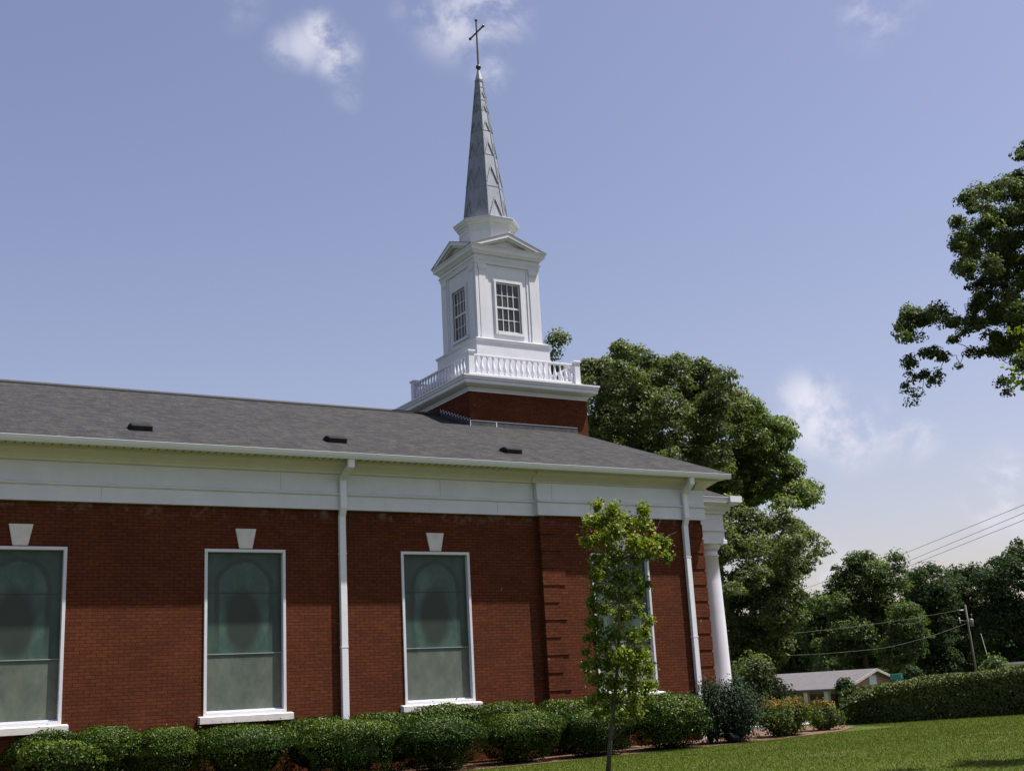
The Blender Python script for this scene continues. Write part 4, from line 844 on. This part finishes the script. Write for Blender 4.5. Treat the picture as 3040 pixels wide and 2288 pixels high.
# young tree on the lawn
def young():
    DY = 21.0; k = 3040/2212
    base = at(1806, 2345, DY); base[2] = float(hgt(base[0], base[1]))
    r = thing('young_maple', 'slender young maple with sparse yellow-green leaves standing on the lawn in front of the wall', 'tree', tuple(base))
    tp = [base-np.array([0, 0, .1])]+[at(u*k, v*k, DY) for u, v in ((1318, 1600), (1327, 1520), (1335, 1420), (1338, 1300), (1336, 1210), (1342, 1120))]
    t = MB(); t.tube([tuple(p-base) for p in tp], [.048, .036, .032, .028, .020, .013, .006], 9)
    Bl = [(1290, 1090, 12, 14), (1275, 1130, 18, 18), (1300, 1125, 20, 20), (1325, 1105, 20, 22), (1330, 1150, 24, 26), (1360, 1135, 18, 22), (1385, 1100, 14, 20), (1395, 1135, 16, 18), (1268, 1170, 16, 14), (1283, 1235, 16, 22), (1278, 1300, 12, 22), (1275, 1340, 12, 14), (1288, 1375, 14, 20), (1300, 1170, 22, 22), (1370, 1170, 20, 20), (1400, 1175, 20, 16), (1425, 1165, 12, 12),
          (1440, 1175, 12, 12), (1438, 1200, 12, 14), (1290, 1205, 20, 18), (1330, 1205, 26, 24), (1375, 1210, 16, 18), (1405, 1205, 16, 10), (1300, 1240, 18, 20), (1340, 1250, 24, 26), (1372, 1245, 14, 18), (1290, 1275, 14, 14), (1320, 1285, 18, 20), (1355, 1290, 18, 22), (1382, 1280, 12, 20), (1400, 1262, 8, 8),
          (1285, 1310, 12, 12), (1310, 1325, 16, 16), (1345, 1335, 20, 24), (1378, 1320, 14, 20), (1400, 1335, 10, 12), (1290, 1345, 14, 14), (1325, 1365, 20, 20), (1365, 1370, 22, 20), (1395, 1365, 12, 16), (1270, 1375, 14, 10), (1300, 1395, 18, 18), (1340, 1400, 24, 22), (1380, 1405, 22, 22), (1265, 1405, 10, 10),
          (1285, 1430, 20, 16), (1320, 1435, 22, 20), (1360, 1440, 24, 22), (1395, 1435, 16, 16), (1290, 1465, 20, 16), (1325, 1475, 24, 20), (1365, 1475, 22, 18), (1400, 1480, 16, 14), (1418, 1490, 12, 10), (1300, 1500, 20, 14), (1335, 1510, 18, 16), (1370, 1505, 16, 14), (1310, 1535, 16, 10), (1345, 1540, 14, 10), (1288, 1530, 12, 10), (1375, 1530, 14, 10), (1395, 1505, 14, 12), (1328, 1558, 12, 8), (1360, 1555, 10, 7), (1275, 1500, 12, 12), (1272, 1455, 12, 14), (1262, 1425, 10, 10)]
    rs = np.random.default_rng(4); P = []; vals = []
    s = k/pxm(DY)
    for (u, v, ru, rv_) in Bl:
        dd = rs.normal(0, .20); c = at(u*k, v*k, DY)+Fv*dd
        n = int(ru*rv_*.68)+40; p = rs.normal(0, .46, (n, 3))*np.array([ru*s, ru*s*1.2, rv_*s])+c; P.append(p)
        tv = .13 if v < 1180 else (.12 if 1330 < v < 1440 and u > 1330 else 0)
        vals.append(np.clip(rs.beta(2.3, 2.6, n)*.85+tv*rs.random(n)*1.8, 0, 1))
        i = int(np.argmin([abs((q_-c)@Uv+.28) for q_ in tp[1:]]))+1
        a = tp[i]-base; b = c-base; t.tube([tuple(a), tuple(a+(b-a)*.5-np.array([0, 0, .02])), tuple(b), tuple(b+np.array([0, 0, rv_*s*.9]))], [.010, .0075, .004, .002], 4)
    for (u0, v0, u1, v1) in ((1395, 1180, 1462, 1148), (1380, 1230, 1428, 1120), (1325, 1110, 1328, 1075), (1340, 1130, 1354, 1085), (1385, 1100, 1397, 1072)):
        t.tube([tuple(at(u0*k, v0*k, DY)-base), tuple(at(u1*k, v1*k, DY)-base)], [.006, .002], 4)
    P = np.concatenate(P); N = rng.normal(0, .5, (len(P), 3)); N[:, 2] += .5; N[:, 1] -= .3
    V = leaves(P, unit(N), .064, .72, .5, 1.2); quads('crown', V, np.concatenate(vals), L_MAPLE, r, tuple(base)); t.build('trunk', BARKG, r, tuple(base), smooth=True)
young()
# black ground flood lamp between holly and juniper
p = G(2187, 2206); z = float(hgt(p[0], p[1])); r = thing('floodlight', 'black dome-shaped garden floodlight lying in the mulch at the foot of the juniper', 'floodlight', (p[0], p[1]+.1, z))
m = MB(); m.lathe(0, 0, [(.02, -.16), (.10, -.155), (.13, -.12), (.125, 0), (.09, .12), (.03, .16), (.005, .165)], 18); m.v = [(z_*1.0+.0, x, y*.8+.12+z_*-.22) for x, y, z_ in m.v]; m.build('lamp_housing', BLACK, r, (p[0], p[1]+.1, z), smooth=True)
m = MB(); m.tube([(0, 0, -.05), (0, 0, .08)], .02, 8); m.build('mounting_stake', BLACK, r, (p[0], p[1]+.1, z))
# ------------------------------------------------------------------ house beyond the hedge
TAN = mat_noise('tan_brick', (.24, .15, .10), (.31, .20, .14), 4, .85, .1); HROOF = mat_noise('pale_grey_shingle', (.085, .08, .085), (.12, .114, .12), 3, .9, .2, (1, 1, 3))
def house():
    pk = at(2596, 1983, 75); dh = Fv*[1, 1, 0]; dv = (pk-CAM)*[1, 1, 0]; dv = dv/np.linalg.norm(dv); rt = np.array([dv[1], -dv[0], 0])
    ng = -dv*.55+rt*.835; ns = np.array([ng[1], -ng[0], 0]); ns = ns if ns@rt < 0 else -ns     # gable faces ng, long side faces ns
    gz = float(hgt(pk[0], pk[1])); o = np.array([pk[0], pk[1], gz]); r = thing('brick_house', 'low tan brick ranch house with grey shingle roofs beyond the long hedge', 'house', tuple(o))
    ang = math.atan2(ng[1], ng[0]); r.rotation_euler = (0, 0, ang)      # local +x = gable normal
    sgn = 1 if (np.array([-math.sin(ang), math.cos(ang), 0])@ns) > 0 else -1      # local +y*sgn = long side towards the viewer
    def B(m, name, mat, par=r):
        m.v = [(x, y*sgn, z) for x, y, z in m.v]; me = m.build(name, mat, None); me.parent = par; me.location = (0, 0, 0); return me
    ZP = pk[2]-gz; hwid = 3.5; ZE_ = ZP-1.05
    m = MB(); m.box(-9, -.25, -hwid+.35, hwid-.5, -.3, ZE_-.02); m.add([(-.25, -hwid+.35, ZE_-.021), (-.25, hwid-.5, ZE_-.021), (-.25, 0, ZP-.12)], [(0, 1, 2)]); m.box(-19, -9.01, -2.6, 1.8, -.3, ZE_-.15); B(m, 'wall', TAN)
    m = MB()
    for sg in (-1, 1):
        m.add([(.15, 0, ZP), (-9, 0, ZP), (-9, sg*hwid, ZE_), (.15, sg*hwid, ZE_), (.15, 0, ZP-.14), (-9, 0, ZP-.14), (-9, sg*hwid, ZE_-.14), (.15, sg*hwid, ZE_-.14)], [(0, 1, 2, 3), (7, 6, 5, 4), (0, 3, 7, 4), (3, 2, 6, 7), (1, 5, 6, 2)])
    for sg in (-1, 1):
        m.add([(-7, -.4, ZP-.35), (-20, -.4, ZP-.35), (-20, -.4+sg*3.1, ZE_-.2), (-7, -.4+sg*3.1, ZE_-.2), (-7, -.4, ZP-.45), (-20, -.4, ZP-.45), (-20, -.4+sg*3.1, ZE_-.3), (-7, -.4+sg*3.1, ZE_-.3)], [(0, 1, 2, 3), (7, 6, 5, 4), (3, 2, 6, 7), (1, 5, 6, 2)])
    B(m, 'roof', HROOF)
    m = MB(); m.box(.16, .19, -.02, .02, ZP-.14, ZP-.02)
    for sg in (-1, 1): m.add([(.155, 0, ZP+.005), (.155, sg*hwid, ZE_+.005), (.155, sg*hwid, ZE_-.16), (.155, 0, ZP-.16), (.2, 0, ZP+.005), (.2, sg*hwid, ZE_+.005), (.2, sg*hwid, ZE_-.16), (.2, 0, ZP-.16)], [(0, 1, 2, 3), (4, 7, 6, 5), (0, 4, 5, 1), (3, 2, 6, 7)])
    B(m, 'bargeboard', mat_noise('faded_trim', (.24, .22, .20), (.32, .30, .27), 4, .8, 0))
    m = MB(); m.box(-.27, -.20, -.38, .38, ZP-.95, ZP-.40); B(m, 'gable_vent', mat_noise('pale_vent', (.55, .57, .62), (.62, .64, .68), 5, .6, 0))
    for x in (-1.4, -2.9):
        m = MB(); m.rect(x-.14, x+.14, hwid-.5, hwid-.22, [(.03, -.2), (.03, .1), (0, .12), (0, ZE_-.2), (.03, ZE_-.16), (.03, ZE_-.10)]); B(m, 'porch_post', STONE)
    for x0, x1 in ((-6.6, -4.9), (-13.5, -12.0)):
        yy = (hwid-.5) if x0 > -9 else 1.8
        m = MB(); zt = ZE_-.45; zb_ = ZE_-1.5
        m.box(x0, x0+.08, yy-.02, yy+.05, zb_, zt); m.box(x1-.08, x1, yy-.02, yy+.05, zb_, zt); m.box(x0+.08, x1-.08, yy-.02, yy+.05, zt-.08, zt); m.box(x0+.08, x1-.08, yy-.02, yy+.05, zb_, zb_+.08); m.box(x0+.08, x1-.08, yy-.02, yy+.045, (zt+zb_)/2-.03, (zt+zb_)/2+.03)
        f = B(m, 'window', WHITE); m = MB(); m.box(x0+.05, x1-.05, yy-.01, yy+.02, zb_+.05, zt-.05); B(m, 'glass', DARKG, f)
    m = MB(); m.box(-4.4, -.6, hwid-.52, hwid-.49, -.2, ZE_-.3); B(m, 'door_recess', mat_noise('dark_red_door', (.05, .02, .02), (.08, .035, .03), 3, .7, 0))
house()
def block(u, v, dep, label):
    p = at(u, v, dep); gz = float(hgt(p[0], p[1])); r = thing('outbuilding', label, 'building', (p[0], p[1], gz))
    zt = p[2]-gz; CR = mat_noise('cream_wall', (.55, .50, .40), (.62, .57, .46), 3, .8, .05)
    m = MB(); m.box(0, 6, 0, 5, -.3, zt-.12); m.build('wall', CR, r, (p[0], p[1], gz)); m = MB(); m.box(-.12, 6.12, -.12, 5.12, zt-.118, zt); m.build('roof', WHITE, r, (p[0], p[1], gz))
    m = MB(); m.box(-.03, .0, 1.2, 2.2, 0, zt-.7); m.build('door', STONE, r, (p[0], p[1], gz)); r.rotation_euler = (0, 0, math.radians(-38))
block(3014, 1964, 66, 'small cream flat-roofed building at the right edge behind the hedge')
# street sign
p = at(2662, 2008, 58); gz = float(hgt(p[0], p[1])); r = thing('street_sign', 'green street name sign showing just above the hedge beside the house', 'sign', (p[0], p[1], gz)); hz = p[2]-gz
GREEN = mat_noise('green_sign', (.0, .20, .15), (.005, .25, .19), 3, .4, 0)
m = MB(); m.box(-.30, .30, -.012, .012, hz-.14, hz+.14); m.build('panel', GREEN, r, (p[0], p[1], gz), bevel=.004)
m = MB(); m.box(.20, .235, -.0165, -.0125, hz-.09, hz+.10); m.box(.175, .2, -.0165, -.0125, hz+.05, hz+.08); m.build('marking', WHITE, r, (p[0], p[1], gz))
m = MB(); m.tube([(0, .03, -.2), (0, .03, hz+.12)], .025, 8); m.build('pole', LIGHTM, r, (p[0], p[1], gz)); r.rotation_euler = (0, 0, -math.radians(38))
# utility pole and wires
pt = at(2865, 1795, 85); pbm = at(2898, 1995, 85); gz = float(hgt(pbm[0], pbm[1])); dirp = (pt-pbm)/np.linalg.norm(pt-pbm)
foot = pbm-dirp*((pbm[2]-gz)/dirp[2]+.3); r = thing('utility_pole', 'leaning wooden utility pole with a grey transformer in front of the dark wood', 'utility pole', tuple(foot))
m = MB(); m.tube([(0, 0, 0), tuple(pt-foot)], [.085, .065], 10); m.build('pole', WOODP, r, tuple(foot), smooth=True)
tp_ = pt-dirp*1.25-foot+Rv*.24; m = MB(); m.lathe(tp_[0], tp_[1], [(.05, tp_[2]-.26), (.14, tp_[2]-.24), (.15, tp_[2]+.20), (.12, tp_[2]+.25), (.04, tp_[2]+.28)], 14); m.lathe(tp_[0]+.1, tp_[1], [(.03, tp_[2]+.38), (.045, tp_[2]+.55), (.02, tp_[2]+.6)], 8); m.build('transformer', mat_noise('pale_grey_enamel', (.13, .11, .105), (.18, .155, .15), 3, .4, 0), r, tuple(foot), smooth=True)
c0 = pt-foot-dirp*.35; m = MB(); m.tube([tuple(c0-Rv*.45), tuple(c0-Rv*.15)], .035, 8); m.tube([tuple(c0-Rv*.5-Uv*.5), tuple(c0-Rv*.42-Uv*.9)], .035, 8); m.bar(tuple(c0-Uv*.75), tuple(c0-Rv*.46-Uv*.7), .025, .025); m.build('insulator', mat_noise('porcelain', (.6, .6, .6), (.7, .7, .7), 3, .3, 0), r, tuple(foot), smooth=True)
WIRE = mat_noise('cable', (.05, .05, .055), (.09, .09, .095), 5, .6, 0); WIREL = mat_noise('pale_cable', (.11, .11, .08), (.16, .16, .12), 5, .6, 0)
def wire(P, rad, mat, label, sag=0):
    P = [np.array(p) for p in P]; m = MB(); pts = []
    for i in range(len(P)-1):
        for k in range(12):
            t = k/12; q_ = P[i]+(P[i+1]-P[i])*t; pts.append(q_-np.array([0, 0, sag*4*t*(1-t)]))
    pts.append(P[-1]); m.tube([tuple(p) for p in pts], rad, 5); tag(m.build('power_line', mat, smooth=True), label, 'power line', 'power lines over the wood')
wire([at(2200, 1810, 105), at(2626, 1666, 84), at(3040, 1498, 60), at(3500, 1300, 45)], .013, WIRE, 'uppermost of the three black wires rising to the right edge')
wire([at(2400, 1765, 100), at(2684, 1670, 84), at(3040, 1522, 60), at(3500, 1335, 45)], .013, WIRE, 'middle one of the three black wires rising to the right edge')
wire([at(2400, 1775, 100), at(2684, 1685, 84), at(3040, 1543, 60), at(3500, 1362, 45)], .013, WIRE, 'lowest of the three black wires rising to the right edge')
wire([at(2862, 1807, 84.9), at(2392, 1875, 70), at(2150, 1872, 62)], .0065, WIREL, 'upper pale cable running left from the pole top across the trees', .12)
wire([at(2868, 1850, 84.8), at(2640, 1920, 76), at(2276, 1946, 66), at(2100, 1938, 62)], .0065, WIREL, 'lower pale cable running left from the pole across the trees', .10)
wire([at(2912, 1880, 84.5), at(2934, 1955, 80)], .02, WIREL, 'short slanting guy wire right of the utility pole')
# ------------------------------------------------------------------ grass blades on the near lawn
def grass():
    n = 420000; a = rng.random(n); b = rng.random(n)
    x = 2+a*38; y = -16+b*15.5; ok = (y < -2.35-.0*x) | ((x > 24.5) & (y < 1.5)); x, y = x[ok], y[ok]
    # keep what the lawn in view covers
    P = np.stack([x, y, hgt(x, y)], 1); rel = P-CAM; dz = rel@Fv; u = 1520+FP*(rel@R2)/dz; v = 1144-FP*(rel@U2)/dz
    k = (u > 300) & (u < 3700) & (v < 2800); P = P[k]; m_ = len(P)
    hgt_ = rng.uniform(.015, .036, m_); w_ = rng.uniform(.004, .008, m_); ang = rng.uniform(0, 6.28, m_); ln = rng.normal(0, .018, (m_, 2))
    d = np.stack([np.cos(ang), np.sin(ang), np.zeros(m_)], 1)*w_[:, None]; top = P+np.stack([ln[:, 0], ln[:, 1], hgt_], 1)
    V = np.stack([P-d, P+d, top+d*.3, top-d*.3], 1).reshape(-1, 3); wv = Wob(.8, 8, 9)
    vals = np.clip(rng.beta(2, 2, m_)+.25*wv(P), 0, 1)
    o = quads('grass', V, vals, leafmat('grass_blades', [(0, (.046, .072, .006)), (.5, (.064, .094, .009)), (.85, (.086, .112, .018)), (1, (.14, .14, .05))], .7, .3, .08), None)
    o['kind'] = 'stuff'; o['label'] = 'short mown grass of the lawn'; o['category'] = 'grass'
grass()
